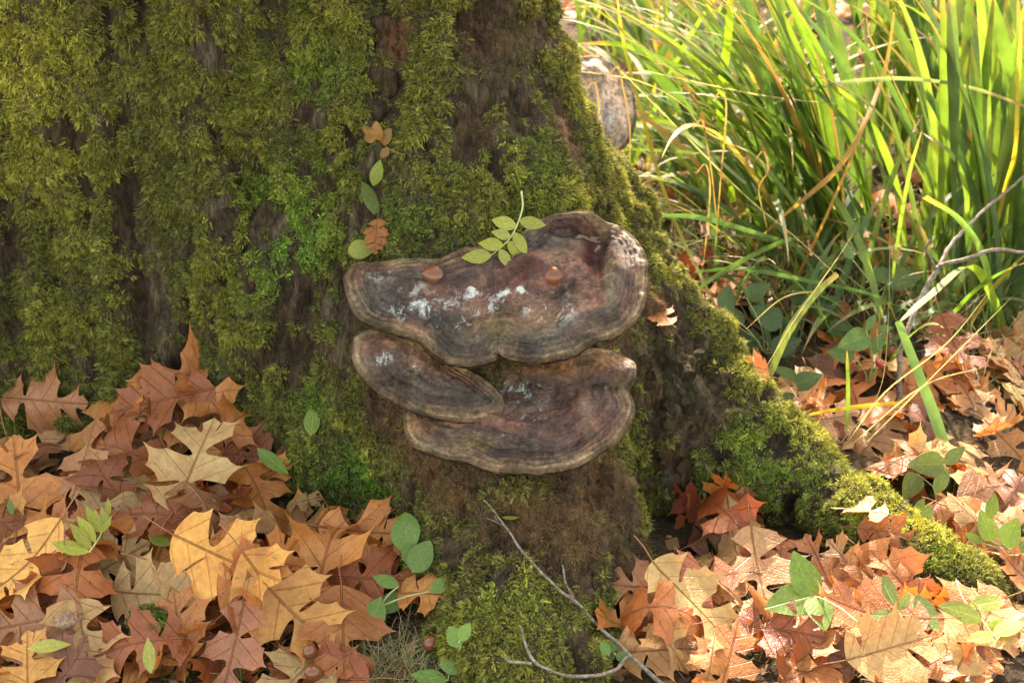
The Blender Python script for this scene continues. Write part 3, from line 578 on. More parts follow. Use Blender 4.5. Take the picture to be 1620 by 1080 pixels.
for (px, py, sx, sy, n, kind) in ((1080, 620, 44, 68, 105, LB), (1040, 560, 26, 30, 22, LB), (1050, 720, 26, 36, 26, LC), (965, 760, 34, 28, 36, LC), (1020, 770, 20, 26, 18, LC), (700, 745, 40, 12, 10, LC)):
    for k in range(n):
        p, nn = hit(BV, px + np.clip(rng.normal(), -2, 2) * sx * .6, py + np.clip(rng.normal(), -2, 2) * sy * .6)
        if p is None: continue
        s = rng.uniform(.0045, .0105) * (1.15 if kind is LC else 1); z = Vector(nn); q = z.to_track_quat('Z', 'Y').to_euler()
        o = obj('bark_block' if kind is LB else 'rot_crumb', kind[rng.integers(len(kind))], None, TRUNK)
        o.location = p - nn * s * .45; q = (z.to_track_quat('Z', 'Y') @ Euler((0, 0, rng.uniform(0, 6.28))).to_quaternion()); o.rotation_euler = q.to_euler(); o.scale = (s * rng.uniform(.8, 1.3), s * rng.uniform(.8, 1.3), s)
# ------------------------------------------------------------------ sedge clumps: every strap leaf is a part
def blade_mat(name, c1, c2, dry=False):
    t = NT(name); u = t.attr('u', out=2); oc = t.n('ShaderNodeObjectInfo').outputs['Color']; cc = t.coords()
    n1 = t.noise(14, 4, .6, cc); rib = t.n('ShaderNodeTexWave', wave_type='BANDS', bands_direction='X'); rib.inputs['Scale'].default_value = 3.2
    uv = t.n('ShaderNodeCombineXYZ'); t.l(t.attr('w', out=2), uv.inputs[0]); t.l(uv.outputs[0], rib.inputs['Vector'])
    c = t.mix(1.0, oc, t.ss(.3, .7, n1, .75, 1.3), 'MULTIPLY'); c = t.mix(t.math('MULTIPLY', t.ss(.3, 1.0, rib.outputs[1]), .28), c, t.mix(1.0, c, (1.9, 1.7, 1.6), 'MULTIPLY'))
    c = t.mix(t.math('MULTIPLY', t.ss(.80, 1.0, t.math('ADD', u, t.math('MULTIPLY', n1, .12))), .85), c, (.32, .20, .07))
    sp = t.ss(.68, .74, t.noise(90, 3, .6, cc)); c = t.mix(t.math('MULTIPLY', sp, .6), c, (.10, .06, .02))
    return t.bsdf(c, .42, .5, t.bump(rib.outputs[1], .4, .0006), .48, t.mix(1.0, c, (.98, 1.12, .50), 'MULTIPLY'))
M_BLADE = blade_mat('sedge_leaf', 0, 0)
def blade_mesh(name, pts, wid, side, fold=.16):
    pts = np.asarray(pts, float); o = pts[0].copy(); v, f = strip(pts - o, wid, side, fold); me = mesh_from(name, v, f)
    n = len(pts); add_f(me, 'u', np.repeat(np.linspace(0, 1, n), 3)); add_f(me, 'w', np.tile([-1, 0, 1], n)); me.materials.append(M_BLADE); return me, o
GRN = [(.085, .140, .022), (.115, .175, .026), (.065, .110, .024), (.140, .195, .028), (.095, .140, .045), (.165, .210, .040), (.075, .125, .040)]
def put_blade(parent, pts, wid, side, color, name='blade', fold=.16):
    me, o = blade_mesh(name, pts, wid, side, fold); b = obj(name, me, None, parent); b.location = o - np.array(parent.location); b.color = (*color, 1); return b
def arch(base, az, L, lean0, droop, w, n=15, twist=.0, curl=0.0):
    """strap leaf growing from base: starts near vertical, leans to azimuth az and droops under its own weight"""
    th = lean0; p = np.array(base, float); pts = [p.copy()]
    for i in range(n):
        f = i / n; th += droop / n * (0.3 + 1.6 * f ** 1.5) ; a = az + curl * f
        p = p + np.array([math.sin(th) * math.cos(a), math.sin(th) * math.sin(a), math.cos(th)]) * L / n; pts.append(p.copy())
    f = np.linspace(0, 1, n + 1); wid = 1.3 * w * np.minimum(1, .55 + 1.4 * f) * np.clip((1 - f) * 3.2, .04, 1)
    s0 = np.array([-math.sin(az), math.cos(az), 0]); tw = twist * f; side = np.array([s0 * math.cos(q) + np.array([math.cos(az), math.sin(az), .3]) * math.sin(q) for q in tw])
    return np.array(pts), wid, side
def tip_ok(pts):
    x, y = to_px(pts); return not ((x < 1000) & (y > 420)).any()
def in_trunk(pts):
    # keep clear of the bark
    for p in pts[2::2]:
        if p[0] < .5:
            r = BV.find_nearest(Vector(p)); 
            if r[0] is not None and ((Vector(p) - r[0]).dot(r[1]) < .006 ): return True
    return False
def clump(label, base, n, spread, azc, azs, Lr, wr, lean=(.05, .5), droop=(.3, 1.5), seed=0, dry=.06, group='sedge clumps behind the mossy root'):
    r = np.random.default_rng(seed); bx, by = base; root = empty('sedge_clump', (bx, by, gh(bx, by)), label=label, category='sedge', group=group); k = 0; tries = 0
    while k < n and tries < n * 4:
        tries += 1
        x = bx + r.normal() * spread; y = by + r.normal() * spread * .8; az = azc + r.normal() * azs; L = r.uniform(*Lr); dr = r.uniform(*droop)
        pts, wid, side = arch((x, y, gh(x, y) - .01), az, L, r.uniform(*lean), dr, r.uniform(*wr), twist=r.normal() * .9, curl=r.normal() * .25)
        if (pts[:, 2] < gh(x, y) - .02).any() or in_trunk(pts): continue
        if r.random() < dry: col = [(.30, .17, .06), (.34, .23, .07), (.24, .12, .05)][r.integers(3)]
        elif r.random() < .05: col = (.34, .27, .04)
        else: col = np.array(GRN[r.integers(len(GRN))]) * r.uniform(.8, 1.25)
        put_blade(root, pts, wid, side, tuple(col)); k += 1
    return root
def gpt(px, py): 
    q = at_z(px, py, 0.0); return float(q[0]), float(q[1])
PI = math.pi
CL_A = clump('dense sedge clump leaning left over the grass gap beside the trunk, in the middle', gpt(1330, 410), 80, .085, PI * .93, .55, (.55, .95), (.012, .021), lean=(.1, .6), droop=(.3, 1.3), seed=2)
CL_B = clump('tall upright sedge clump at the right edge beside the grey twig', gpt(1560, 480), 60, .08, PI * .55, .9, (.55, .95), (.013, .022), lean=(.02, .4), droop=(.1, 1.1), seed=3)
CL_C = clump('sedge clump farther back with bright upright leaves, top right', gpt(1480, 250), 75, .13, PI * .6, 1.3, (.5, .9), (.013, .021), lean=(.02, .5), droop=(.2, 1.2), seed=4)
CL_D = clump('sedge clump behind the far bracket fungus, top centre right', gpt(1130, 190), 46, .15, PI * .7, 1.3, (.45, .85), (.012, .02), lean=(.05, .6), droop=(.4, 1.5), seed=5)
CL_E = clump('sedge clump in the far corner, half out of the picture', gpt(1600, 120), 45, .2, PI * .6, 1.4, (.5, .9), (.013, .021), lean=(.05, .6), droop=(.3, 1.3), seed=6)
CL_F = clump('low young sedge clump just behind the mossy root', gpt(1190, 400), 16, .06, PI * .3, 1.4, (.25, .45), (.008, .014), lean=(.3, .9), droop=(.5, 1.4), seed=7, dry=.15)
CL_H = clump('narrow sedge clump between the trunk and the dense leaning clump', gpt(1100, 300), 40, .07, PI * .45, 1.2, (.4, .75), (.010, .016), lean=(.05, .6), droop=(.4, 1.5), seed=17, dry=.1)
CL_I = clump('sedge clump close behind the trunk, around the far bracket fungus', gpt(985, 60), 34, .10, PI * .3, 1.5, (.35, .7), (.010, .016), lean=(.05, .6), droop=(.4, 1.5), seed=18)
CL_J = clump('short sedge tuft in front of the far bracket fungus beside the moss', gpt(1040, 250), 18, .05, PI * .2, 1.6, (.25, .45), (.009, .014), lean=(.2, .8), droop=(.5, 1.5), seed=19)
CL_K = clump('sedge clump arching low over the dark gap left of the leaning clump', gpt(1190, 350), 34, .08, PI * .95, .7, (.45, .8), (.008, .013), lean=(.3, .9), droop=(.7, 1.7), seed=28)
CL_L = clump('thin sedge clump in front of the leaning one with drooping tips', gpt(1260, 470), 30, .07, PI * .85, 1.0, (.35, .6), (.007, .012), lean=(.3, .9), droop=(.7, 1.7), seed=29)
CL_M = clump('sedge clump at the top beside the trunk with fine arching leaves', gpt(1060, 140), 34, .12, PI * .8, 1.2, (.45, .8), (.009, .014), lean=(.1, .8), droop=(.6, 1.7), seed=30)
CL_N = clump('low dark sedge tuft in the shade just behind the root, left of the red berry', gpt(1290, 540), 26, .07, PI * .7, 1.6, (.2, .42), (.007, .012), lean=(.4, 1.0), droop=(.6, 1.6), seed=31)
CL_O = clump('low sedge tuft between the grey twig and the right sedge clump', gpt(1490, 500), 26, .07, PI * .6, 1.6, (.25, .45), (.008, .013), lean=(.3, 1.0), droop=(.6, 1.6), seed=32)
# single leaves one can point to (each as a bent 3-D course: pixel, depth)
def course(parent, pts, w, color, side=(0, 0, 1), taper=(0.6, 1, .15), n=6, name='blade', fold=.14, sharp=False):
    p = np.array([at_y(*q) for q in pts]); c = p if sharp else catmull(p, n)
    if sharp:
        c = np.concatenate([np.linspace(p[i], p[i + 1], n, endpoint=False) for i in range(len(p) - 1)] + [p[-1:]])
    f = np.linspace(0, 1, len(c)); wid = w * np.interp(f, [0, .4, .85, 1], [taper[0], taper[1], taper[1] * .75, taper[2]]); put_blade(parent, c, wid, side, color, name, fold)
Y_ = (.36, .28, .035); G1 = (.13, .20, .03); G2 = (.10, .17, .05); DRY = (.30, .18, .09); STR = (.40, .32, .20)
course(CL_B, [(1600, 560, .75), (1575, 480, .62), (1535, 422, .52), (1470, 470, .42), (1420, 512, .36)], .017, (.16, .23, .03), (1, 0, .2))
course(CL_B, [(1420, 508, .36), (1440, 560, .33), (1478, 660, .27), (1510, 760, .22), (1524, 815, .21), (1522, 842, .22)], .021, (.17, .25, .06), (1, .2, 0), taper=(.6, 1, .3))
course(CL_A, [(1400, 640, .5), (1350, 560, .6), (1290, 480, .72), (1200, 330, .95), (1110, 240, 1.2)], .012, Y_, (0, 0, 1))
course(CL_A, [(1218, 592, .34), (1250, 520, .38), (1290, 465, .42), (1325, 433, .44)], .014, (.22, .24, .05), (1, 0, 0), taper=(.9, 1, .7))
course(CL_A, [(1180, 185, 1.1), (1260, 150, 1.0), (1340, 130, .9), (1440, 125, .85), (1540, 140, .8), (1640, 175, .75)], .008, (.24, .28, .14), (0, .3, 1), taper=(.4, 1, .6))
course(CL_A, [(1190, 390, .8), (1230, 350, .78), (1290, 300, .78), (1330, 260, .8), (1365, 200, .85), (1400, 110, .95), (1415, 20, 1.0)], .011, (.38, .20, .045), (1, 0, .3), taper=(.2, 1, .3))
course(CL_A, [(1250, 460, .8), (1290, 380, .8), (1330, 290, .82), (1368, 200, .86)], .006, (.42, .22, .04), (1, 0, .3))
course(CL_B, [(1567, 400, .8), (1590, 300, .8), (1606, 240, .78), (1612, 120, .8), (1616, 20, .8)], .010, (.42, .30, .03), (1, 0, 0))
course(CL_B, [(1500, 400, .9), (1530, 330, .8), (1510, 250, .75), (1460, 210, .8)], .010, (.16, .22, .04), (1, 0, 0))
course(CL_B, [(1580, 560, .7), (1560, 420, .6), (1520, 350, .5), (1463, 312, .42)], .012, (.12, .19, .06), (1, 0, .5), taper=(.9, 1, .8))
course(CL_A, [(1412, 440, .7), (1425, 350, .66), (1440, 270, .64), (1458, 208, .64)], .008, (.2, .25, .05), (1, 0, 0))
course(CL_D, [(1160, 320, 1.1), (1140, 180, 1.05), (1152, 60, 1.0), (1158, -40, 1.0)], .019, (.16, .24, .02), (1, 0, 0))
course(CL_D, [(1250, 310, 1.0), (1130, 230, 1.1), (1040, 190, 1.15), (990, 205, 1.2)], .011, (.14, .20, .03), (0, 0, 1))
course(CL_D, [(1180, 290, .9), (1080, 210, .95), (1000, 195, 1.0), (955, 205, 1.05)], .010, (.30, .32, .22), (0, .4, 1))
course(CL_D, [(1230, 150, 1.2), (1130, 130, 1.1), (1000, 75, 1.1), (920, 68, 1.15)], .013, (.13, .19, .03), (0, .2, 1))
course(CL_D, [(1150, 250, .9), (1080, 240, .9), (1000, 236, .95), (985, 238, .96)], .007, (.15, .2, .04), (0, .2, 1))
course(CL_D, [(1130, 480, .6), (1060, 330, .8), (1010, 160, 1.0), (985, 60, 1.1), (975, -20, 1.1)], .008, (.30, .27, .04), (1, 0, .2))
course(CL_F, [(1000, 540, .5), (1040, 500, .55), (1130, 430, .7), (1220, 380, .9)], .010, (.11, .18, .04), (0, .2, 1)) if False else None
course(CL_F, [(1085, 470, .38), (1150, 425, .5), (1230, 385, .7), (1290, 370, .9)], .011, (.11, .18, .04), (0, .2, 1))
course(CL_F, [(1040, 340, .5), (1110, 345, .55), (1200, 370, .7), (1320, 410, .9)], .010, (.10, .17, .05), (0, .2, 1))
course(CL_F, [(1100, 430, .42), (1170, 425, .55), (1260, 440, .6), (1390, 470, .55), (1420, 510, .5)], .008, (.09, .16, .04), (0, .2, 1))
course(CL_F, [(1280, 655, .2), (1340, 645, .24), (1410, 638, .3), (1450, 642, .4)], .008, (.42, .27, .03), (0, .2, 1))
course(CL_F, [(1340, 680, .22), (1342, 620, .22), (1340, 555, .22)], .007, (.14, .19, .03), (1, 0, 0))
course(CL_B, [(1440, 690, .5), (1500, 640, .5), (1560, 595, .55), (1590, 590, .6)], .012, (.32, .28, .06), (0, .3, 1))
course(CL_B, [(1550, 650, .5), (1575, 615, .5), (1600, 600, .55), (1625, 600, .6)], .018, (.17, .22, .03), (.3, .3, 1))
# thin dry hanging stalks
rs = np.random.default_rng(44)
for (x0, y0, x1, y1, yy) in ((978, 105, 990, 320, .62), (1142, 145, 1118, 420, .6), (1110, 190, 1150, 370, .62), (1208, 240, 1202, 360, .62), (940, 130, 975, 310, .72), (1116, 260, 1122, 430, .58), (1370, 30, 1437, 200, .8), (1240, 70, 1280, 200, 1.0)):
    course(CL_D, [(x0 - 14, y0 + 14, yy), (x0, y0, yy), (x0 + 7, y0 + 30, yy), ((x0 + x1) / 2 + rs.normal() * 9, (y0 + y1) / 2, yy), (x1 + rs.normal() * 14, y1, yy)], .0032, tuple(np.array(DRY) * rs.uniform(.45, .9)), (1, 0, 0), name='dry_blade')
for pts in ([(910, 112, .8), (1010, 128, .85), (1080, 165, .85), (1120, 210, .8), (1205, 255, .75), (1212, 330, .72)], [(975, 105, .8), (1060, 190, .75), (1180, 310, .7), (1270, 385, .65), (1400, 510, .6)],
            [(1010, 110, .9), (1200, 150, .9), (1330, 165, .95)], [(1180, 520, .35), (1240, 470, .4), (1300, 460, .5)], [(1340, 700, .2), (1400, 620, .2), (1500, 540, .2), (1580, 440, .3)],
            [(1365, 705, .2), (1430, 640, .2), (1540, 530, .25), (1600, 470, .3)], [(1200, 600, .2), (1260, 500, .3), (1330, 400, .4), (1355, 360, .5)], [(1330, 700, .2), (1390, 620, .25), (1405, 500, .3), (1408, 300, .4)], [(1350, 700, .2), (1460, 610, .2), (1560, 580, .3)]):
    course(CL_F, pts, .0028, STR, (0, 0, 1), name='dry_stalk', fold=.3)

# ------------------------------------------------------------------ oak leaves
def leaf_outline(r, lobes=4, depth=.62, width=.40):
    def side(sx):
        tips = []; ys = np.linspace(.20, .80, lobes) + r.normal(size=lobes) * .02; ext = width * np.interp(ys, [.15, .35, .58, .85], [.50, .85, 1.05, .66]) * (1 + r.normal(size=lobes) * .08)
        phi = np.interp(ys, [.2, .85], [12, 48]) * math.pi / 180 + r.normal(size=lobes) * .08
        pts = [(0.0, 0.0, 's'), (.012, .012, 's')]
        for i in range(lobes):
            o = np.array([.03, ys[i] - ext[i] * .30]); d = np.array([math.cos(phi[i]), math.sin(phi[i])]); nn = np.array([-d[1], d[0]]); T = o + d * ext[i] * 1.04
            k = .125 * ext[i] / .4; big = ext[i] > width * .7
            lo = T - d * k * r.uniform(1.1, 1.6) - nn * k * r.uniform(.75, 1.0); hi = T - d * k * r.uniform(.9, 1.4) + nn * k * r.uniform(.75, 1.05)
            tl = [lo, T, hi] if big else ([lo, T] if r.random() < .5 else [T, hi])
            if big and r.random() < .35: tl.insert(0, lo - d * k * 1.2 - nn * k * .25)
            for q in tl: pts.append((*q, 't'))
            if i < lobes - 1:
                ym = (ys[i] + ys[i + 1]) / 2 - width * .10; ex = min(ext[i], ext[i + 1]); pts.append((max(.035, ex * (1 - depth) * r.uniform(.6, 1.2)), ym + .02, 'd'))
            else: pts.append((.05 + .04 * (1 - depth), .845, 'd'))
        pts += [(.075 * width / .4, .935, 't'), ]
        out = []; prev = pts[0]; i = 1
        P = [np.array(p[:2]) for p in pts]; K = [p[2] for p in pts]; out.append(P[0]); i = 0
        while i < len(P) - 1:
            a = P[i]; ka = K[i]; kb = K[i + 1]
            if ka == 't' and kb == 'd' and i + 2 < len(P):
                b = P[i + 2]; D = P[i + 1]; c1 = D + (a - D) * .08 + np.array([0, -.035]); c2 = D + (b - D) * .08 + np.array([0, .035]); D2 = D * 1.0
                c1 = c1 + (D - (a + b) / 2) * .38; c2 = c2 + (D - (a + b) / 2) * .38
                for t_ in np.linspace(0, 1, 10)[1:]: out.append((1 - t_) ** 3 * a + 3 * (1 - t_) ** 2 * t_ * c1 + 3 * (1 - t_) * t_ ** 2 * c2 + t_ ** 3 * b)
                i += 2
            elif ka == 't' and kb == 't':
                b = P[i + 1]; m = (a + b) / 2; inw = np.array([-(b - a)[1], (b - a)[0]]); inw /= np.linalg.norm(inw) + 1e-9; ln = np.linalg.norm(b - a); c1 = m + inw * ln * .34
                for t_ in np.linspace(0, 1, 5)[1:]: out.append((1 - t_) ** 2 * a + 2 * (1 - t_) * t_ * c1 + t_ ** 2 * b)
                i += 1
            else:
                b = P[i + 1]
                if ka == 's' and kb == 't':
                    c1 = a + (b - a) * .5 + np.array([-(b - a)[1], (b - a)[0]]) * -.12
                    for t_ in np.linspace(0, 1, 6)[1:]: out.append((1 - t_) ** 2 * a + 2 * (1 - t_) * t_ * c1 + t_ ** 2 * b)
                else: out.append(b)
                i += 1
        o = np.array(out); o[:, 0] = np.maximum(o[:, 0], .008) ; o[0, 0] = 0; o[:, 0] *= sx; return o, ys
    R_, ysr = side(1); L_, ysl = side(-1)
    return np.vstack([R_, [[0, 1.0]], L_[::-1][:-1]]), ysr
def tri_leaf(outl, step=.07):
    P = [Vector(p) for p in outl]; n0 = len(P); E = [(i, (i + 1) % n0) for i in range(n0)]
    xs = np.arange(-.6, .61, step); ys = np.arange(.02, 1.0, step)
    from mathutils.geometry import intersect_point_tri_2d
    gx_, gy_ = np.meshgrid(xs, ys); q = np.stack([gx_.ravel(), gy_.ravel()], 1); q = q + rng.normal(size=q.shape) * step * .15; q[np.abs(q[:, 0]) < step * .4, 0] = 0
    inside = np.zeros(len(q), bool); O = np.asarray(outl); j = len(O) - 1
    for i in range(len(O)):
        c = ((O[i, 1] > q[:, 1]) != (O[j, 1] > q[:, 1])) & (q[:, 0] < (O[j, 0] - O[i, 0]) * (q[:, 1] - O[i, 1]) / (O[j, 1] - O[i, 1] + 1e-12) + O[i, 0]); inside ^= c; j = i
    dmin = np.min(np.linalg.norm(q[:, None] - O[None], axis=2), axis=1); q = q[inside & (dmin > step * .35)]
    mid = [(0, y) for y in np.arange(.05, .97, .05)]
    P += [Vector(p) for p in q if abs(p[0]) > .01] + [Vector(p) for p in mid]
    r = delaunay_2d_cdt(P, E, [], 1, 1e-6); return np.array([tuple(v) for v in r[0]]), [tuple(f) for f in r[2]]
def tri_poly(outl, step):
    return tri_leaf(outl, step)
def bend(v2, r, L, amp=1.0, bow=None, fold=None, wav=None):
    x, y = v2[:, 0], v2[:, 1]; bow = r.normal() * .45 * amp if bow is None else bow; fold = r.uniform(-.10, .35) * amp if fold is None else fold; wav = (.05 * amp) if wav is None else wav
    s = r.integers(1000); q = np.stack([x, y, np.full(len(x), s * 1.7)], 1)
    z = fold * np.abs(x) ** 1.3 + wav * fbm(q, 3.0, 2, s) * (.3 + 2 * np.abs(x)) + bow * ((y - .5) ** 2 - .1) + r.normal() * .35 * amp * x * (y - .4) + r.normal() * .5 * amp * x * np.abs(x)
    tipc = r.uniform(-1, 1.2) * amp; rr = np.maximum(np.hypot(x, (y - .5) * .8) - .28, 0); z = z + tipc * rr ** 1.6 * 1.2
    return np.stack([x * (1 - .12 * abs(fold)), y - .5, z], 1) * L
def oak_mat():
    t = NT('oak_leaf'); oc = t.n('ShaderNodeObjectInfo').outputs['Color']; rd = t.n('ShaderNodeObjectInfo').outputs['Random']; cc = t.coords(); sx = t.n('ShaderNodeSeparateXYZ'); t.l(t.attr('uvl', out=1), sx.inputs[0])
    ax = t.math('ABSOLUTE', sx.outputs[0]); y = sx.outputs[1]
    mid = t.ss(.004, .014, ax, 1.0, 0.0)
    v = t.math('SUBTRACT', y, t.math('MULTIPLY', ax, .75)); ph = t.math('PINGPONG', t.math('MULTIPLY', t.math('ADD', v, t.math('MULTIPLY', t.math('SIGN', sx.outputs[0]), .035)), 6.2), .5)
    lat = t.ss(.0, .055, ph, 1.0, 0.0); lat = t.math('MULTIPLY', lat, t.ss(.40, .25, ax, 0, 1))
    vx = t.n('ShaderNodeCombineXYZ'); t.l(sx.outputs[0], vx.inputs[0]); t.l(y, vx.inputs[1]); t.l(t.math('MULTIPLY', rd, 37.0), vx.inputs[2])
    n1 = t.noise(3.2, 5, .6, vx.outputs[0]); n2 = t.noise(16, 5, .65, vx.outputs[0]); n3 = t.noise(60, 3, .6, vx.outputs[0])
    vo = t.n('ShaderNodeTexVoronoi', feature='DISTANCE_TO_EDGE'); vo.inputs['Scale'].default_value = 30; t.l(vx.outputs[0], vo.inputs['Vector']); net = t.ss(.0, .12, vo.outputs[0])
    c = t.mix(t.ss(.25, .75, n1), t.mix(1.0, oc, (.86, .74, .66), 'MULTIPLY'), t.mix(1.0, oc, (1.10, 1.12, 1.12), 'MULTIPLY')); c = t.mix(1.0, c, t.ss(.3, .7, n2, .82, 1.16), 'MULTIPLY')
    c = t.mix(t.math('MULTIPLY', t.ss(.63, .70, n2), .55), c, t.mix(1.0, c, (.45, .35, .3), 'MULTIPLY'))
    vein = t.math('MAXIMUM', mid, t.math('MULTIPLY', lat, .55)); c = t.mix(t.math('MULTIPLY', vein, .5), c, t.mix(1.0, c, (.62, .50, .45), 'MULTIPLY'))
    hl = t.math('ADD', t.math('ADD', t.math('MULTIPLY', vein, -.8), t.math('MULTIPLY', net, .10)), t.math('ADD', t.math('MULTIPLY', n2, .5), t.math('MULTIPLY', n1, 1.2)))
    return t.bsdf(c, t.ss(.3, .7, n1, .36, .54), .45, t.bump(hl, .8, .0035), .22, t.mix(1.0, c, (1.5, .95, .5), 'MULTIPLY'))
M_OAK = oak_mat()
M_STALK = plain('oak_leaf_stalk', (.26, .11, .045), .3, 80, .55)
OAK = []; lr = np.random.default_rng(5)
for k in range(30):
    outl, ys = leaf_outline(lr, lobes=int(lr.choice([3, 3, 3, 4])), depth=lr.uniform(.78, 1.0), width=lr.uniform(.38, .50))
    v2, fc = tri_leaf(outl); amp = .7 if k < 8 else (1.3 if k < 20 else 2.1)
    v = bend(v2, lr, 1.0, amp); me = mesh_from('oak_leaf', v, fc); a = me.attributes.new('uvl', 'FLOAT_VECTOR', 'POINT')
    a.data.foreach_set('vector', np.stack([v2[:, 0], v2[:, 1], 0 * v2[:, 0]], 1).astype(np.float32).ravel()); me.materials.append(M_OAK)
    # stalk with midrib: follows the blade
    mids = np.array([v[np.argmin(np.abs(v2[:, 0]) * 3 + np.abs(v2[:, 1] - yy))] for yy in np.linspace(.0, .92, 14)]); ext = mids[0] + (mids[0] - mids[2]) / (np.linalg.norm(mids[0] - mids[2]) + 1e-9) * .26 + np.array([lr.normal() * .04, 0, lr.uniform(-.03, .06)])
    c_ = np.vstack([[ext], [(ext + mids[0]) / 2 + np.array([lr.normal() * .012, 0, .004])], mids]); c_[:, 2] += .0006; tv, tf = tube(c_, np.linspace(.0060, .0010, len(c_)), 5)
    sm = mesh_from('stalk', tv, tf); sm.materials.append(M_STALK)
    OAK.append((me, sm, v[:, :]))
TAN = (.43, .235, .088); PALEY = (.50, .31, .115); ORA = (.38, .135, .030); ORB = (.47, .195, .048); RUST = (.25, .070, .019); BRN = (.15, .052, .020); PINK = (.32, .150, .062); REDD = (.30, .055, .02); GOLD = (.60, .30, .055)
TONES = [('pale tan', TAN), ('light orange', ORB), ('orange', ORA), ('rust brown', RUST), ('dark brown', BRN), ('pinkish brown', PINK), ('straw yellow', PALEY)]
TW = np.array([.17, .2, .2, .17, .08, .14, .04])
# height field of what already lies on the ground, raised as leaves land
HC = .012; hx0, hx1, hy0, hy1 = -1.6, 2.4, -.95, 3.4; HNX = int((hx1 - hx0) / HC); HNY = int((hy1 - hy0) / HC)
hX, hY = np.meshgrid(hx0 + (np.arange(HNX) + .5) * HC, hy0 + (np.arange(HNY) + .5) * HC, indexing='ij'); HF = gheight(hX, hY); 
tI = ((TV[:, 0] - hx0) / HC).astype(int); tJ = ((TV[:, 1] - hy0) / HC).astype(int); ok = (tI >= 0) & (tI < HNX) & (tJ >= 0) & (tJ < HNY) & (TV[:, 2] < 2)
TH = np.full_like(HF, -1.0); np.maximum.at(TH, (tI[ok], tJ[ok]), TV[ok, 2])
for _ in range(2):       # close pin holes
    m = TH < -.5; s = np.maximum.reduce([np.roll(TH, 1, 0), np.roll(TH, -1, 0), np.roll(TH, 1, 1), np.roll(TH, -1, 1)]); TH = np.where(m, s, TH)
HF = np.maximum(HF, np.where(TH > 0.0, np.minimum(TH, gheight(hX, hY) + np.where(hX > .2, .13, .045)), -1)); BLOCK = TH > gheight(hX, hY) + .035
def over_root(x, y, az, V):
    ca, sa = math.cos(az), math.sin(az); vx = x + V[:, 0] * ca - V[:, 1] * sa; vy = y + V[:, 0] * sa + V[:, 1] * ca
    i = ((vx - hx0) / HC).astype(int).clip(0, HNX - 1); j = ((vy - hy0) / HC).astype(int).clip(0, HNY - 1); return BLOCK[i, j].mean()
def land(x, y, az, mesh_i, size, tilt=None, lift=.0, jitter=.12, update=True, flip=False, thick=.004):
    V = OAK[mesh_i][2] * size if isinstance(mesh_i, (int, np.integer)) else mesh_i * size
    ca, sa = math.cos(az), math.sin(az); vx = x + V[:, 0] * ca - V[:, 1] * sa; vy = y + V[:, 0] * sa + V[:, 1] * ca
    i = ((vx - hx0) / HC).astype(int).clip(0, HNX - 1); j = ((vy - hy0) / HC).astype(int).clip(0, HNY - 1); hs = HF[i, j].copy(); hs = np.minimum(hs, np.median(hs) + .06)
    A = np.stack([vx - x, vy - y, np.ones(len(vx))], 1); sol = np.linalg.lstsq(A, hs, rcond=None)[0]; gxy = np.clip(sol[:2], -.75, .75)
    n = np.array([-gxy[0], -gxy[1], 1.0]) + np.array([rng.normal() * jitter, rng.normal() * jitter - (tilt or 0), 0]); n /= np.linalg.norm(n)
    yv = np.array([-sa, ca, 0]); yv -= n * (yv @ n); yv /= np.linalg.norm(yv); xv = np.cross(yv, n); Rm = np.stack([xv, yv, n], 1)
    if flip: Rm = np.stack([-xv, yv, -n], 1)
    Wv = V @ Rm.T; gap = hs - (Wv[:, 2]); z = np.percentile(gap, 80) + .001 + lift; Wv = Wv + [x, y, z]
    if update:
        i = ((Wv[:, 0] - hx0) / HC).astype(int).clip(0, HNX - 1); j = ((Wv[:, 1] - hy0) / HC).astype(int).clip(0, HNY - 1)
        np.maximum.at(HF, (i, j), np.minimum(Wv[:, 2] + thick, HF[i, j] + .018))
    return np.array([x, y, z]), Matrix(Rm.tolist()).to_euler()
LEAVES = []
def add_leaf(x, y, az, size, tone, label=None, mesh_i=None, group='fallen oak leaves', tilt=None, jitter=.12, lift=0.0, flip=False, loc=None, rot=None, **kw):
    mesh_i = int(rng.integers(len(OAK))) if mesh_i is None else mesh_i
    if loc is None and x > .2:      # leaves lie against the root, not over it
        k = 0; dy = -.012 if to_px(np.array([x, y, .03]))[1] > 560 + (to_px(np.array([x, y, .03]))[0] - 1160) * .85 else .012
        while over_root(x, y, az, OAK[mesh_i][2] * size) > .10 and k < 25: y += dy; k += 1
    if loc is None: loc, rot = land(x, y, az, mesh_i, size, tilt, lift, jitter, flip=flip)
    nm, col = tone; o = obj('oak_leaf', OAK[mesh_i][0]); o.location = loc; o.rotation_euler = rot; o.scale = (size,) * 3
    cj = np.array(col) * (1 + .10 * rng.normal()) * (1 + .05 * rng.normal(size=3)); o.color = (*np.clip(cj, .01, .9), 1)
    s = obj('stalk', OAK[mesh_i][1], None, o); o['category'] = 'leaf'; o['group'] = group
    px, py = to_px(np.array(loc)); LEAVES.append([o, nm, float(px), float(py), size, az, label, mesh_i]); return o
def blocked(x, y):
    i = int((x - hx0) / HC); j = int((y - hy0) / HC); return not (0 <= i < HNX and 0 <= j < HNY) or BLOCK[i, j]
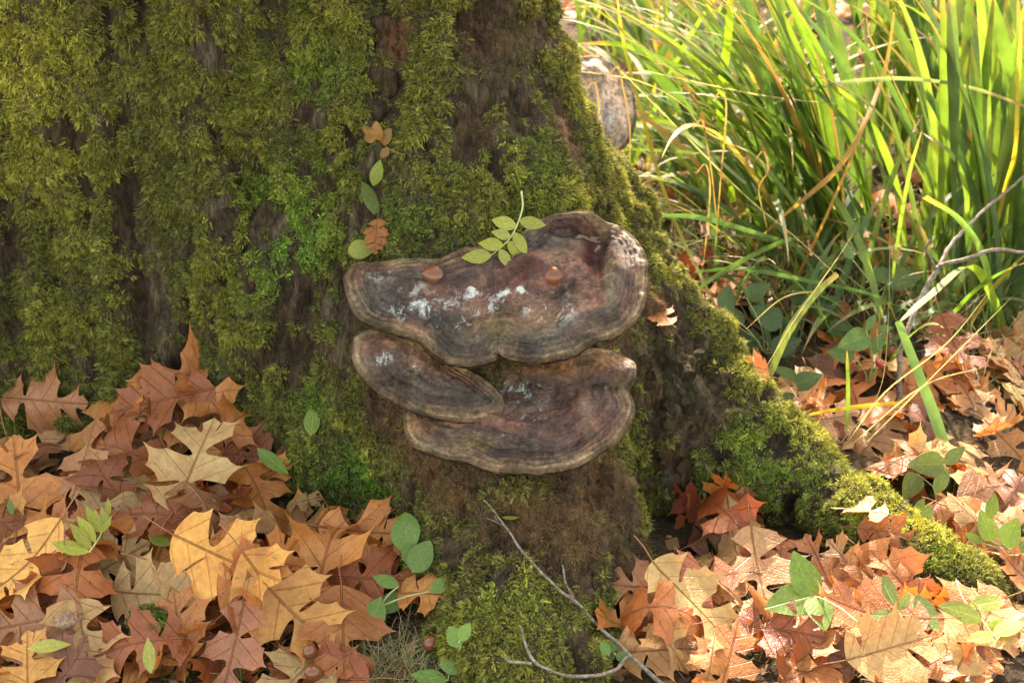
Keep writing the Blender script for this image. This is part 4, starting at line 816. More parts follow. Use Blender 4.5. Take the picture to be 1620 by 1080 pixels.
# random litter first: far to near, several zones (pixel boxes over the ground), then the leaves one can point to
def zone(n, box, size=(.115, .165), tones=TW, tilt=.15, jitter=.18, group='fallen oak leaves', z=.0):
    k = 0; tr = 0
    while k < n and tr < n * 6:
        tr += 1; px = rng.uniform(box[0], box[2]); py = rng.uniform(box[1], box[3]); q = at_z(px, py, z)
        if blocked(q[0], q[1]) or q[1] > 3.3: continue
        add_leaf(q[0], q[1], rng.uniform(0, 6.28), rng.uniform(*size), TONES[rng.choice(7, p=tones / tones.sum())], tilt=tilt, jitter=jitter, group=group, flip=rng.random() < .3); k += 1
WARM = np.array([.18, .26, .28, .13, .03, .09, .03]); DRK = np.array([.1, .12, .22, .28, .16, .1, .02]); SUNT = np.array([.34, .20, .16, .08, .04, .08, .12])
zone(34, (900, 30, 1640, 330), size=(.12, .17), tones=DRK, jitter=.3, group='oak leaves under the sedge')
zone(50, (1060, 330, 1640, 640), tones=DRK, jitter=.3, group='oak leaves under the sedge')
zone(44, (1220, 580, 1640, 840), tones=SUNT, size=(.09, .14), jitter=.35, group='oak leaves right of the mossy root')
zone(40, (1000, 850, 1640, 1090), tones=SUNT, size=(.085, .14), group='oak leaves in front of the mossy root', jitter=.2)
zone(74, (-60, 660, 560, 1100), tones=WARM, group='oak leaves piled left of the buttress', jitter=.2)
zone(8, (170, 730, 340, 850), tones=WARM, group='oak leaves piled left of the buttress', z=.06)
zone(5, (540, 850, 640, 960), tones=DRK, size=(.09, .12), group='oak leaves piled left of the buttress')
zone(10, (170, 600, 440, 700), tones=DRK, group='oak leaves piled left of the buttress', z=.08)
def T(n): return dict(TONES + [('reddish', REDD), ('golden', GOLD)])[n], n
def put(px, py, deg, size, tone, label, mi=None, tilt=.3, z=.06, lift=.0, jitter=.05, flip=False, group='fallen oak leaves'):
    """deg: direction of the leaf tip as seen from above (0 right, 90 away from the viewer)"""
    q = at_z(px, py, z); c, n = T(tone)
    return add_leaf(q[0], q[1], math.radians(deg - 90), size, (n, c), label, mi, tilt=tilt, lift=lift, jitter=jitter, flip=flip, group=group)
PG = 'oak leaves piled left of the buttress'; RG = 'oak leaves in front of the mossy root'
put(30, 790, 100, .19, 'orange', 'big plain orange oak leaf at the left edge near the trunk', 3, group=PG)
put(265, 690, 200, .17, 'rust brown', 'rust brown oak leaf at the crest of the left pile, lobes to the left', 12, z=.09, group=PG)
put(370, 680, 60, .14, 'orange', 'curled orange oak leaf at the top of the left pile', 22, z=.10, group=PG)
put(425, 675, 75, .13, 'pinkish brown', 'pinkish brown oak leaf leaning on the bark at the right of the pile crest', 9, z=.10, group=PG, tilt=.6)
put(190, 725, 160, .15, 'rust brown', 'rust brown oak leaf against the dark moss left of the pile crest', 14, z=.1, group=PG)
put(140, 770, 250, .14, 'pinkish brown', 'pinkish brown oak leaf between the big orange one and the pale tan one', 6, group=PG)
put(410, 770, 300, .15, 'orange', 'smooth orange brown oak leaf right of the pale fan shaped one', 10, z=.08, group=PG)
put(100, 850, 200, .15, 'pale tan', 'dull tan oak leaf under the yellow green leaflet sprig', 5, group=PG)
put(250, 830, 170, .15, 'rust brown', 'dark rust oak leaf below the pale fan shaped one', 13, z=.07, group=PG)
put(120, 930, 280, .15, 'orange', 'orange oak leaf pointing to the viewer left of the cream one', 16, group=PG)
put(40, 990, 190, .16, 'pinkish brown', 'pinkish oak leaf low at the left edge', 4, z=.04, group=PG)
put(20, 900, 225, .19, 'golden', 'long golden oak leaf with a pale midrib at the left edge', 2, z=.07, group=PG)
put(240, 920, 350, .14, 'straw yellow', 'cream oak leaf right of the yellow green leaflet sprig', 7, z=.06, group=PG)
put(310, 755, 80, .185, 'straw yellow', 'largest pale tan oak leaf standing out in the middle of the left pile', 1, z=.10, lift=.012, tilt=.5, group=PG)
put(430, 860, 205, .165, 'pale tan', 'pale tan oak leaf with teeth hanging down, below the green strap leaf', 0, z=.07, lift=.008, group=PG)
put(365, 925, 330, .175, 'golden', 'bright golden orange oak leaf in the lower middle of the left pile', 3, z=.07, lift=.012, group=PG)
put(455, 985, 320, .18, 'light orange', 'wide light orange oak leaf with round holes between lobes, lower left', 2, z=.04, lift=.008, group=PG)
put(585, 880, 350, .155, 'light orange', 'spiky light orange oak leaf beside the round green dock leaf', 6, z=.03, lift=.008, tilt=.4, group=PG)
put(520, 905, 80, .17, 'light orange', 'folded upright orange oak leaf left of the spiky one', 21, z=.04, group=PG)
put(600, 940, 355, .14, 'rust brown', 'narrow rust red oak leaf crossing the green dock leaf', 15, z=.03, group=PG)
put(685, 990, 345, .115, 'light orange', 'small light orange oak leaf on the dry grass by the buttress foot', 0, z=.01, lift=.01, group=PG)
put(545, 1030, 280, .15, 'orange', 'orange brown oak leaf hanging off the bottom left of the dry grass', 4, z=.01, group=PG)
put(285, 1010, 95, .11, 'orange', 'small reddish orange oak leaf below the moss tuft', 7, z=.03, lift=.006, group=PG)
put(230, 1040, 190, .14, 'rust brown', 'rust brown oak leaf at the bottom edge below the moss tuft', 10, z=.02, group=PG)
put(370, 1050, 260, .14, 'pinkish brown', 'pinkish brown oak leaf at the bottom of the left pile', 5, z=.02, group=PG)
put(45, 1065, 100, .12, 'golden', 'golden oak leaf tip in the bottom left corner', 1, z=.02, group=PG)
put(480, 790, 20, .06, 'pale tan', 'tiny curled tan oak leaf against the moss at the right end of the pile', 24, z=.06, group=PG)
put(1080, 930, 320, .155, 'straw yellow', 'largest pale yellow oak leaf, flat, right of the buttress foot', 1, z=.03, lift=.018, tilt=.45, group=RG)
put(1200, 920, 280, .15, 'pale tan', 'pale tan oak leaf right of the largest yellow one', 5, z=.03, lift=.006, tilt=.4, group=RG)
put(1085, 855, 200, .14, 'rust brown', 'pinkish rust oak leaf in the corner between root and buttress', 6, z=.04, tilt=.5, group=RG)
put(1160, 850, 300, .15, 'rust brown', 'rust oak leaf standing on edge behind the pale tan one', 22, z=.04, tilt=.5, group=RG)
put(1295, 870, 95, .11, 'pinkish brown', 'rounded pinkish brown oak leaf leaning on the moss', 9, z=.05, tilt=.6, group=RG)
put(1235, 865, 85, .10, 'rust brown', 'small rust oak leaf leaning on the moss left of the rounded one', 10, z=.05, tilt=.6, group=RG)
put(1335, 900, 110, .09, 'pale tan', 'small tan oak leaf standing upright against the moss', 0, z=.04, tilt=.8, group=RG)
put(1400, 890, 120, .13, 'orange', 'shiny orange oak leaf in front of the root end', 13, z=.03, tilt=.4, group=RG)
put(1500, 950, 200, .14, 'orange', 'brown orange oak leaf by the tip of the root', 3, z=.02, group=RG)
put(1380, 1010, 170, .145, 'orange', 'plain orange brown oak leaf low on the right, teeth toward the viewer', 2, z=.02, lift=.012, group=RG)
put(1230, 1020, 340, .13, 'rust brown', 'shaded rust oak leaf at the bottom beside the bramble leaf', 12, z=.02, group=RG)
put(1010, 975, 170, .11, 'pinkish brown', 'small pinkish brown oak leaf by the grey twig', 4, z=.02, group=RG)
put(1050, 1015, 350, .12, 'orange', 'orange brown oak leaf below the largest yellow one', 14, z=.02, group=RG)
put(1150, 1070, 80, .13, 'orange', 'deep orange oak leaf at the bottom edge right of the grey twig', 6, z=.01, group=RG)
put(1400, 1065, 20, .13, 'pale tan', 'cream oak leaf at the bottom edge in the sun', 7, z=.01, lift=.008, group=RG)
put(1540, 1040, 60, .14, 'straw yellow', 'sunlit cream oak leaf near the bottom right corner', 0, z=.01, lift=.008, group=RG)
put(1385, 385, 95, .10, 'light orange', 'small light orange oak leaf held up among the sedge leaves', 0, z=.06, tilt=.6, lift=.05, group='oak leaves under the sedge')
put(1510, 560, 280, .14, 'rust brown', 'large rust oak leaf hanging in front of the right sedge clump', 3, z=.05, tilt=.9, lift=.02, group='oak leaves under the sedge')
put(1290, 490, 200, .16, 'rust brown', 'dark rust oak leaf lying in the shade behind the root', 5, z=.03, group='oak leaves under the sedge')
put(1580, 250, 100, .12, 'rust brown', 'brown oak leaf stuck upright between sedge leaves at the right edge', 6, z=.1, tilt=1.0, lift=.06, group='oak leaves under the sedge')
def on_bark(px, py, size, tone, label, mi, spin, out=.02, lean=0.0):
    p, n = hit(BV, px, py); z = Vector(n) + Vector((0, -.25, .25)); c, nn = T(tone); q = z.to_track_quat('Z', 'Y') @ Euler((lean, 0, math.radians(spin))).to_quaternion()
    return add_leaf(0, 0, 0, size, (nn, c), label, mi, loc=Vector(p) + z.normalized() * out, rot=q.to_euler(), group='oak leaves caught on the bark')
on_bark(1150, 765, .085, 'orange', 'orange oak leaf standing up in the hollow of the root, tip up', 2, -20, .03)
on_bark(1100, 775, .09, 'reddish', 'dark red oak leaf in the hollow left of the upright orange one', 5, 70, .025)
on_bark(1075, 800, .085, 'orange', 'flat orange oak leaf below the dark red one in the hollow', 3, 100, .03)
on_bark(1045, 500, .06, 'orange', 'bright orange leaf stuck behind the right edge of the top fungus', 4, 10, .006)
on_bark(1190, 800, .08, 'pinkish brown', 'pointed pink and cream leaf lying on the mossy root', 20, 200, .02)
on_bark(1130, 830, .085, 'reddish', 'red leaf with a pale edge in front of the root hollow', 12, 210, .03)
on_bark(1205, 575, .06, 'light orange', 'light orange leaf resting on the ridge of the mossy root', 7, 60, .012)
o_ = on_bark(600, 385, .055, 'orange', 'small orange brown oak leaf standing at the left end of the top fungus', 8, 180, .03)

# every other leaf: say which one it is by its colour, state and neighbours
MARK = [(470, 740, 'the green strap leaf'), (145, 850, 'the yellow green leaflet sprig'), (248, 985, 'the moss tuft'), (665, 870, 'the dock plant'), (1255, 965, 'the bramble leaf'), (100, 985, 'the crumpled seed ball'),
        (1080, 930, 'the largest yellow leaf'), (310, 750, 'the pale fan shaped leaf'), (365, 925, 'the golden orange leaf'), (30, 770, 'the big orange leaf'), (1380, 1010, 'the plain orange brown leaf'), (640, 1030, 'the dry grass'),
        (1500, 920, 'the root tip'), (1525, 830, 'the pale end of the broken sedge leaf'), (1430, 690, 'the grey twig in the sedge'), (1380, 530, 'the bramble seedling'), (1330, 410, 'the leaning sedge clump'), (1560, 480, 'the right sedge clump'),
        (1480, 250, 'the back sedge clump'), (1130, 190, 'the sedge clump behind the far fungus'), (950, 160, 'the far bracket fungus'), (1600, 100, 'the corner sedge clump'), (980, 980, 'the long grey twig'), (1270, 800, 'the mossy root'), (1600, 1060, 'the bottom right corner'), (10, 1070, 'the bottom left corner'), (260, 630, 'the dark bark above the pile')]
used = set(L[6] for L in LEAVES if L[6]); SAME = {}
def relpos(x, y, m):
    dx, dy = x - m[0], y - m[1]; d = math.hypot(dx, dy); hor = 'right of' if dx > 0 else 'left of'; ver = 'below' if dy > 0 else 'above'
    if d < 35: return 'beside ' + m[2]
    if abs(dx) > 2 * abs(dy): return ('just ' if d < 90 else '') + hor + ' ' + m[2]
    if abs(dy) > 2 * abs(dx): return ('just ' if d < 90 else '') + ver + ' ' + m[2]
    return ver + ' and ' + hor + ' ' + m[2]
for L in LEAVES:
    o, tone, x, y, size, az, lab, mi = L
    if not lab:
        sz = 'small ' if size < .12 else ('large ' if size > .15 else ''); st = 'curled ' if mi >= 20 else ('flat ' if mi < 8 else '')
        ms = sorted(MARK, key=lambda m: math.hypot(x - m[0], y - m[1])); tip = ['pointing away', 'pointing left', 'pointing to the viewer', 'pointing right'][int(((az % 6.283) + .785) // 1.571) % 4]
        cands = [f'{tone} oak leaf {relpos(x, y, ms[0])}', f'{sz}{st}{tone} oak leaf {relpos(x, y, ms[0])}', f'{st}{tone} oak leaf {tip} {relpos(x, y, ms[0])}', f'{sz}{st}{tone} oak leaf {tip} {relpos(x, y, ms[0])}', f'{sz}{tone} oak leaf {tip} {relpos(x, y, ms[1])}', f'{sz}{st}{tone} oak leaf {relpos(x, y, ms[2])}', f'{sz}{st}{tone} oak leaf {tip} {relpos(x, y, ms[3])}', f'{sz}{st}{tone} oak leaf {tip} {relpos(x, y, ms[4])}']
        lab = next((c for c in cands if c not in used and len(c.split()) <= 16), None)
        if lab is None: lab = cands[3]; 
        used.add(lab)
    o['label'] = ' '.join(lab.split()[:16])

# ------------------------------------------------------------------ small green leaves, sprigs, twigs, acorns
def green_mat(name, c, c2, spec=.45, rough=.4):
    t = NT(name); oc = t.n('ShaderNodeObjectInfo').outputs['Color']; sx = t.n('ShaderNodeSeparateXYZ'); t.l(t.attr('uvl', out=1), sx.inputs[0]); ax = t.math('ABSOLUTE', sx.outputs[0])
    mid = t.ss(.006, .022, ax, 1, 0); v = t.math('SUBTRACT', sx.outputs[1], t.math('MULTIPLY', ax, .8)); lat = t.ss(0, .09, t.math('PINGPONG', t.math('MULTIPLY', v, 8.0), .5), 1, 0)
    n = t.noise(45, 5, .6, t.coords()); n2 = t.noise(12, 4, .6, t.attr('uvl', out=1)); cl = t.mix(t.ss(.3, .7, n2), t.mix(1.0, oc, c, 'MULTIPLY'), t.mix(1.0, oc, c2, 'MULTIPLY')); ve = t.math('MAXIMUM', mid, t.math('MULTIPLY', lat, .45))
    cl = t.mix(t.math('MULTIPLY', ve, .5), cl, t.mix(1.0, cl, (1.7, 1.5, 1.5), 'MULTIPLY')); cl = t.mix(t.math('MULTIPLY', t.ss(.68, .72, n), .7), cl, (.11, .06, .03))
    h = t.math('ADD', t.math('MULTIPLY', ve, -.5), t.math('MULTIPLY', n, .5)); return t.bsdf(cl, rough, spec, t.bump(h, .6, .0015), .28, t.mix(1.0, cl, (1.4, 1.3, .5), 'MULTIPLY'))
M_GREEN = green_mat('green_leaf', (.92, .80, .40), (.55, .56, .26))
def oval(a=.5, sharp=1.2, teeth=0, n=26, base=.0):
    t_ = np.linspace(0, 1, n); w = a * np.sin(np.pi * t_ ** .85) ** sharp; w = np.maximum(w, .004)
    if teeth: w = w * (1 - .07 * (np.arange(n) % 2)) 
    R_ = np.stack([w, t_], 1)[1:-1]; return np.vstack([[[0, 0]], R_, [[0, 1]], (R_ * [-1, 1])[::-1]])
def heart(n=30):
    t_ = np.linspace(0, 1, n); w = .36 * np.sin(np.pi * np.minimum(t_ * 1.0, 1) ** .6) ** .8 * (1 - .05 * (np.arange(n) % 2)); R_ = np.stack([np.maximum(w, .004), t_], 1)[1:-1]
    return np.vstack([[[0, 0]], R_, [[0, 1]], (R_ * [-1, 1])[::-1]])
gr = np.random.default_rng(21)
def leaf_mesh(name, outl, amp=.5, bow=None, fold=None, mat=None):
    v2, fc = tri_poly(outl, .11); v = bend(v2, gr, 1.0, amp, bow, fold); v[:, 1] += .5; v -= v[np.argmin(np.abs(v2[:, 0]) + np.abs(v2[:, 1]))]
    me = mesh_from(name, v, fc); a = me.attributes.new('uvl', 'FLOAT_VECTOR', 'POINT'); a.data.foreach_set('vector', np.stack([v2[:, 0], v2[:, 1], 0 * v2[:, 0]], 1).astype(np.float32).ravel()); me.materials.append(mat or M_GREEN); return me
LANCE = [leaf_mesh('leaf_blade', oval(.17, .95), .4) for _ in range(4)]; OVAL = [leaf_mesh('leaf_blade', oval(.24, .9), .4) for _ in range(4)]; ROUND = [leaf_mesh('leaf_blade', oval(.36, .7), .5) for _ in range(4)]; TOOTH = [leaf_mesh('leaf_blade', heart(), .35, fold=.15) for _ in range(3)]
def orient(n, direction, roll=0.0):
    n = Vector(n).normalized(); y = Vector(direction); y = (y - n * y.dot(n)).normalized(); x = y.cross(n); return Matrix((x, y, n)).transposed().to_euler()
def place_leaf(me, p, n, direction, size, color, parent=None, name='leaf_blade', **kw):
    o = obj(name, me, None, parent, **kw); base = Vector(parent.location) if parent is not None else Vector((0, 0, 0)); o.location = Vector(p) - base; o.rotation_euler = orient(n, direction); o.scale = (size,) * 3; o.color = (*color, 1); return o
BV_F = [BF1, BF2, BF3]
def surf(px, py):
    best = None; d = Vector(ray(px, py)).normalized()
    for b in (BV, BF1, BF2, BF3):
        r = b.ray_cast(Vector(CAM), d)
        if r[0] is not None and (best is None or r[3] < best[3]): best = r
    # litter height field
    dd = ray(px, py); ts = np.linspace(1.2, 5, 1500); Pq = CAM + dd * ts[:, None]; i = ((Pq[:, 0] - hx0) / HC).astype(int); j = ((Pq[:, 1] - hy0) / HC).astype(int); okk = (i >= 0) & (i < HNX) & (j >= 0) & (j < HNY)
    below = okk & (Pq[:, 2] < HF[i.clip(0, HNX - 1), j.clip(0, HNY - 1)]); below &= ~BLOCK[i.clip(0, HNX - 1), j.clip(0, HNY - 1)]
    if below.any():
        k = np.argmax(below); q = Pq[k]; dist = np.linalg.norm(q - CAM)
        if best is None or dist < best[3]: return q, np.array([0, -.25, 1.0]) / 1.03
    return np.array(best[0]), np.array(best[1])
def dir_px(px, py, deg, n):
    """direction on a surface whose image runs at deg (0 right, 90 up)"""
    a = math.radians(deg); s, c = math.sin(PITCH), math.cos(PITCH); right = np.array([1, 0, 0.]); up = np.array([0, s, c]); d = right * math.cos(a) + up * math.sin(a); f = ray(px, py)
    n = np.asarray(n); k = -(d @ n) / (f @ n + 1e-9) if abs(f @ n) > .15 else 0; return d + f * k
LG = (.24, .32, .10); MG = (.12, .22, .055); DG = (.07, .14, .04); YG = (.34, .38, .10); BG = (.13, .22, .085)
def single(px, py, deg, size, meshes, color, name, label, cat='leaf', out=.008, **kw):
    p, n = surf(px, py); n2 = n + np.array([0, -.3, .2]); n2 /= np.linalg.norm(n2); d = dir_px(px, py, deg, n2); d = d / np.linalg.norm(d)
    o = place_leaf(meshes[int(gr.integers(len(meshes)))], p + n * out - d * size * .5, n2, d, size, color, None, name, label=label, category=cat, **kw); return o
single(434, 743, -40, .072, LANCE, (.20, .32, .10), 'green_leaf', 'long smooth green leaf resting on the right side of the leaf pile', out=.02)
single(493, 668, 85, .052, OVAL, (.24, .34, .10), 'green_leaf', 'pale green oval leaf upright on the moss left of the buttress')
single(594, 270, 75, .040, OVAL, (.30, .36, .10), 'green_leaf', 'small pale green leaf on the moss above the darker green one')
single(586, 315, -65, .062, LANCE, (.13, .19, .04), 'green_leaf', 'narrow dark green leaf hanging on the moss above the left end of the top fungus')
single(576, 396, 5, .040, ROUND, YG, 'green_leaf', 'pale yellow green rounded leaf at the left end of the top fungus', out=.014)
single(668, 422, 15, .034, ROUND, YG, 'green_leaf', 'pale green leaf tucked behind the left acorn', out=.008)
single(80, 1028, 5, .058, LANCE, (.42, .42, .14), 'green_leaf', 'thin yellow leaf lying flat low in the left pile')
single(240, 1050, 95, .052, LANCE, (.36, .40, .14), 'green_leaf', 'thin pale green leaf pointing up at the bottom of the left pile', out=.02)
single(808, 826, 0, .024, LANCE, YG, 'green_leaf', 'tiny yellow green leaf beside the upper end of the grey twig')
single(22, 815, 100, .03, LANCE, MG, 'green_leaf', 'little green leaf tip on the golden oak leaf at the left edge', out=.02)
single(255, 862, -25, .04, OVAL, (.2, .24, .05), 'green_leaf', 'olive green leaf between oak leaves in the middle of the pile', out=.012)
single(355, 615, 10, .022, OVAL, YG, 'green_leaf', 'tiny yellow green leaf on the crest of the left pile', out=.014)
single(1240, 920, -80, .05, LANCE, (.26, .26, .16), 'green_leaf', 'grey green narrow leaf above the bramble leaf', out=.02)
single(1465, 975, -60, .06, OVAL, (.16, .24, .09), 'green_leaf', 'grey green oval leaf right of the three part green sprig')
def stemtube(pts, r0, r1, mat, name, parent): 
    c = catmull(pts, 5); o = Vector(parent.location) if parent is not None else Vector((0, 0, 0)); v, f = tube(c - np.array(o), np.linspace(r0, r1, len(c)), 6); me = mesh_from(name, v, f); me.materials.append(mat); return obj(name, me, None, parent)
M_GSTEM = plain('green_stem', (.36, .38, .15), .2, 80, .5); M_RSTEM = plain('reddish_stem', (.22, .10, .05), .3, 80, .6); 
t = NT('twig_bark'); n = t.noise(160, 6, .65, t.coords('Object')); n1 = t.noise(18, 4, .6, t.coords('Object')); M_TWIG = t.bsdf(t.mix(t.ss(.35, .65, n1), t.mix(t.ss(.35, .65, n), (.13, .10, .08), (.30, .26, .21)), t.mix(t.ss(.35, .65, n), (.10, .065, .045), (.22, .17, .12))), .8, .25, t.bump(n, .9, .0015))
def sprig(name, label, cat, stem_px, leaves, meshes, color, mat=M_GSTEM, out=.02, r=.0011, **kw):
    pp = []
    for (px, py) in stem_px: p, n = surf(px, py); pp.append(p + n * out)
    pp = np.array(pp); pp[1:-1] = .6 * pp[1:-1] + .4 * (pp[:-2] + pp[2:]) / 2; root = empty(name, pp[0], label=label, category=cat, **kw); c = catmull(pp, 5); v, f = tube(c - pp[0], np.linspace(r * 1.3, r * .6, len(c)), 6); me = mesh_from('stem', v, f); me.materials.append(mat); obj('stem', me, None, root)
    cx, cy = to_px(c); nav = surf(*stem_px[len(stem_px) // 2])[1] + np.array([0, -.5, .3]); nav /= np.linalg.norm(nav)
    for (px, py, deg, size) in leaves:
        k = int(np.argmin(np.hypot(cx - px, cy - py))); n = nav + gr.normal(size=3) * .14; n /= np.linalg.norm(n); d = dir_px(px, py, deg, n); d /= np.linalg.norm(d)
        col = np.array(color) * gr.uniform(.8, 1.2); place_leaf(meshes[int(gr.integers(len(meshes)))], c[k] + n * .001, n, d, size, tuple(col), root, 'leaflet')
    return root
sprig('leaf_sprig', 'pale green compound leaf sprig lying on the back of the top fungus', 'sprig', [(835, 318), (815, 350), (790, 370), (768, 385), (762, 397)],
      [(806, 358, 165, .040), (784, 374, 175, .038), (766, 393, 185, .042), (812, 350, -10, .038), (800, 364, -60, .036), (788, 371, -50, .034), (776, 380, -60, .032), (764, 396, -80, .03), (793, 368, 165, .030)], OVAL, (.34, .38, .13), out=.045)
sprig('leaf_sprig', 'small brown compound leaf sprig caught on the moss above the fungus', 'sprig', [(650, 248), (630, 240), (612, 228), (600, 212)], [(600, 214, 150, .022), (606, 218, 100, .028), (613, 224, 65, .026), (616, 236, -130, .018), (600, 214, 195, .02)], ROUND, (.36, .19, .09), M_RSTEM, out=.010, r=.0008)
sprig('leaf_sprig', 'yellow green leaflet sprig on the tan leaves at the left of the pile', 'sprig', [(148, 895), (165, 870), (178, 845), (180, 815)], [(160, 880, 130, .05), (168, 866, 125, .05), (176, 850, 120, .05), (180, 838, 100, .036), (150, 893, 165, .06), (176, 848, 60, .03), (180, 816, 90, .03)], LANCE, (.36, .38, .06), out=.03)
sprig('bramble_leaf', 'three part green bramble leaf with toothed edges among oak leaves', 'leaf', [(1352, 1005), (1325, 980), (1290, 963), (1276, 962)], [(1280, 960, 195, .072), (1283, 958, 112, .066), (1287, 966, -75, .056)], TOOTH, (.15, .25, .05), out=.028, r=.0012)
sprig('leaf_sprig', 'grey green sprig with four oval leaves right of the bramble leaf', 'sprig', [(1425, 995), (1412, 975), (1402, 955), (1395, 940)], [(1412, 978, 180, .042), (1405, 960, 110, .044), (1415, 980, -50, .04), (1410, 968, 50, .03)], OVAL, (.20, .28, .13), out=.02)
sprig('leaf_sprig', 'yellow green sprig with a curved pale stem in front of the root tip', 'sprig', [(1570, 1025), (1545, 985), (1515, 965), (1508, 930)], [(1545, 985, 160, .05), (1535, 975, 170, .05), (1520, 968, 10, .05), (1550, 990, -10, .046), (1560, 1005, 20, .05), (1560, 1010, 195, .04)], OVAL, (.34, .42, .16), out=.02)
# dock plants
def dock(label, px, py, lv, col=(.15, .25, .07)):
    p, n = surf(px, py); root = empty('dock_plant', p, label=label, category='plant')
    for (lx, ly, deg, size, m) in lv:
        q, nn = surf(lx, ly); n2 = nn * .5 + np.array([0, -.6, .6]); n2 /= np.linalg.norm(n2); d = dir_px(lx, ly, deg, n2); d /= np.linalg.norm(d); b = q + np.array([0, -.012, .016]) - d * size * .5
        lf = place_leaf(m[int(gr.integers(4))], b, n2, d, size, tuple(np.array(col) * gr.uniform(.85, 1.2)), root, 'leaf_blade')
        stemtube(np.array([p, (p + b) / 2 + [0, 0, .004], b]), .0014, .0010, M_GSTEM, 'leaf_stalk', root)
dock('dock plant with rounded green leaves at the left foot of the buttress', 655, 910, [(645, 848, 95, .062, ROUND), (668, 886, 60, .050, ROUND), (650, 882, 110, .034, ROUND)])
dock('dock plant with long wavy green leaves threading under the rust leaf', 600, 960, [(590, 988, 250, .072, OVAL), (626, 955, 30, .060, OVAL), (700, 930, 30, .042, OVAL), (612, 925, 160, .040, OVAL)])
dock('green seedling with pale rounded leaves on the dry grass at the bottom', 715, 1060, [(722, 1052, 10, .044, ROUND), (720, 1012, 120, .032, ROUND), (736, 1005, 60, .026, ROUND), (680, 1076, 170, .05, OVAL)], (.2, .32, .1))
dock('low green weed with small lobed leaves beside the lower grey twig', 965, 1035, [(955, 1030, 120, .02, ROUND), (970, 1025, 60, .02, ROUND), (985, 1045, -20, .022, ROUND), (960, 1045, 200, .02, ROUND)], (.12, .22, .08))
def seedling(label, px, py, lv, col, z=.05):
    p = at_z(px, py, gh(*at_z(px, py, 0)[:2])); root = empty('bramble_seedling', p, label=label, category='plant', group='low broad leaved plants under the sedge')
    for (lx, ly, deg, size) in lv:
        q = at_y(lx, ly, p[1] - .05 + gr.uniform(-.05, .05)); n = np.array([gr.normal() * .2, -.75, .75]); n /= np.linalg.norm(n); d = dir_px(lx, ly, deg, n); d /= np.linalg.norm(d); b = q - d * size * .5
        place_leaf(OVAL[int(gr.integers(4))] if size < .05 else TOOTH[int(gr.integers(3))], b, n, d, size, tuple(np.array(col) * gr.uniform(.75, 1.25)), root, 'leaf_blade'); stemtube(np.array([p, (p + b) / 2 + np.array([.01, 0, .0]), b]), .0014, .0009, M_GSTEM, 'leaf_stalk', root)
seedling('green seedling with paired oval leaves behind the root, beside the red berry', 1370, 620, [(1350, 540, 200, .062), (1388, 545, 250, .042), (1378, 510, 60, .036), (1400, 520, 10, .03), (1330, 560, 170, .05)], (.11, .20, .07))
seedling('broad grey green leaves under the leaning sedge clump', 1400, 500, [(1430, 440, 5, .07), (1390, 436, 180, .05), (1340, 395, 120, .045), (1350, 365, 60, .04), (1310, 415, 150, .045)], (.12, .18, .05))
seedling('dark green seedling leaves in the gap below the broken yellow leaf', 1210, 560, [(1210, 500, 150, .07), (1180, 540, 200, .06), (1245, 545, 20, .06), (1160, 500, 120, .05), (1150, 470, 80, .05), (1200, 460, 30, .05)], (.06, .11, .035))
seedling('broad green leaves between the grey twig and the broken sedge leaf', 1480, 790, [(1465, 735, 180, .06), (1490, 760, 60, .045), (1440, 770, 240, .05), (1510, 720, 40, .045)], (.15, .2, .06))
seedling('dark broad leaves in the shade below the leaning sedge clump', 1290, 520, [(1270, 470, 160, .06), (1310, 480, 30, .055), (1250, 510, 200, .05), (1330, 520, -10, .05), (1290, 450, 100, .05)], (.08, .15, .05))
seedling('green leaves low behind the root ridge, right of the orange leaf', 1260, 620, [(1245, 590, 150, .045), (1280, 600, 20, .05), (1300, 630, -10, .045), (1240, 630, 200, .04)], (.10, .17, .05))
seedling('small bright green leaves by the sunlit end of the root', 1590, 880, [(1560, 830, 110, .05), (1600, 840, 60, .05), (1570, 800, 80, .04), (1615, 870, 20, .05), (1540, 850, 150, .03)], (.2, .3, .05))
seedling('small yellow green leaves left of the sunlit tip of the broken sedge leaf', 1460, 850, [(1440, 825, 120, .04), (1465, 815, 70, .04), (1455, 800, 60, .03)], (.2, .28, .05))
# twigs
def twig(label, runs, **kw):
    root = None
    for k, (pts, r0, r1) in enumerate(runs):
        P_ = np.array(pts, float)
        c = catmull(P_, 6); c = c + .0022 * np.stack([vnoise(c * 42 + 5.5 * a, 7 + a) for a in range(3)], 1)
        if root is None: root = empty('twig', c[0], label=label, category='twig', **kw)
        rr = np.linspace(r0, r1, len(c)) * (1 + .16 * vnoise(c * 90, 3)); v, f = tube(c - np.array(root.location), rr, 8); me = mesh_from('stem' if k == 0 else 'side_branch', v, f); me.materials.append(M_TWIG); obj('stem' if k == 0 else 'side_branch', me, None, root)
    return root
def sp(px, py, out=.012):
    p, n = surf(px, py); return p + np.array([0, -.6, .5]) * out
twig('long thin grey twig slanting down the front of the buttress', [([sp(766, 790, .01), sp(800, 832, .01), sp(835, 882, .015), sp(880, 930, .02), sp(905, 948, .02), sp(950, 995, .025), sp(1000, 1040, .03), sp(1045, 1080, .03), sp(1090, 1110, .02)], .0013, .0033),
    ([sp(905, 948, .02), sp(896, 920, .01), sp(888, 892, .006)], .0026, .0014), ([sp(800, 832, .01), sp(785, 826, .008), sp(770, 820, .004)], .0012, .0007)])
twig('curved thin grey twig lying at the bottom below the long one', [([sp(993, 1038, .03), sp(960, 1065, .02), sp(900, 1068, .015), sp(852, 1052, .012), sp(832, 1020, .01), sp(825, 990, .008)], .0026, .0015), ([sp(840, 1048, .012), sp(808, 1046, .01), sp(792, 1028, .006)], .0018, .0020)])
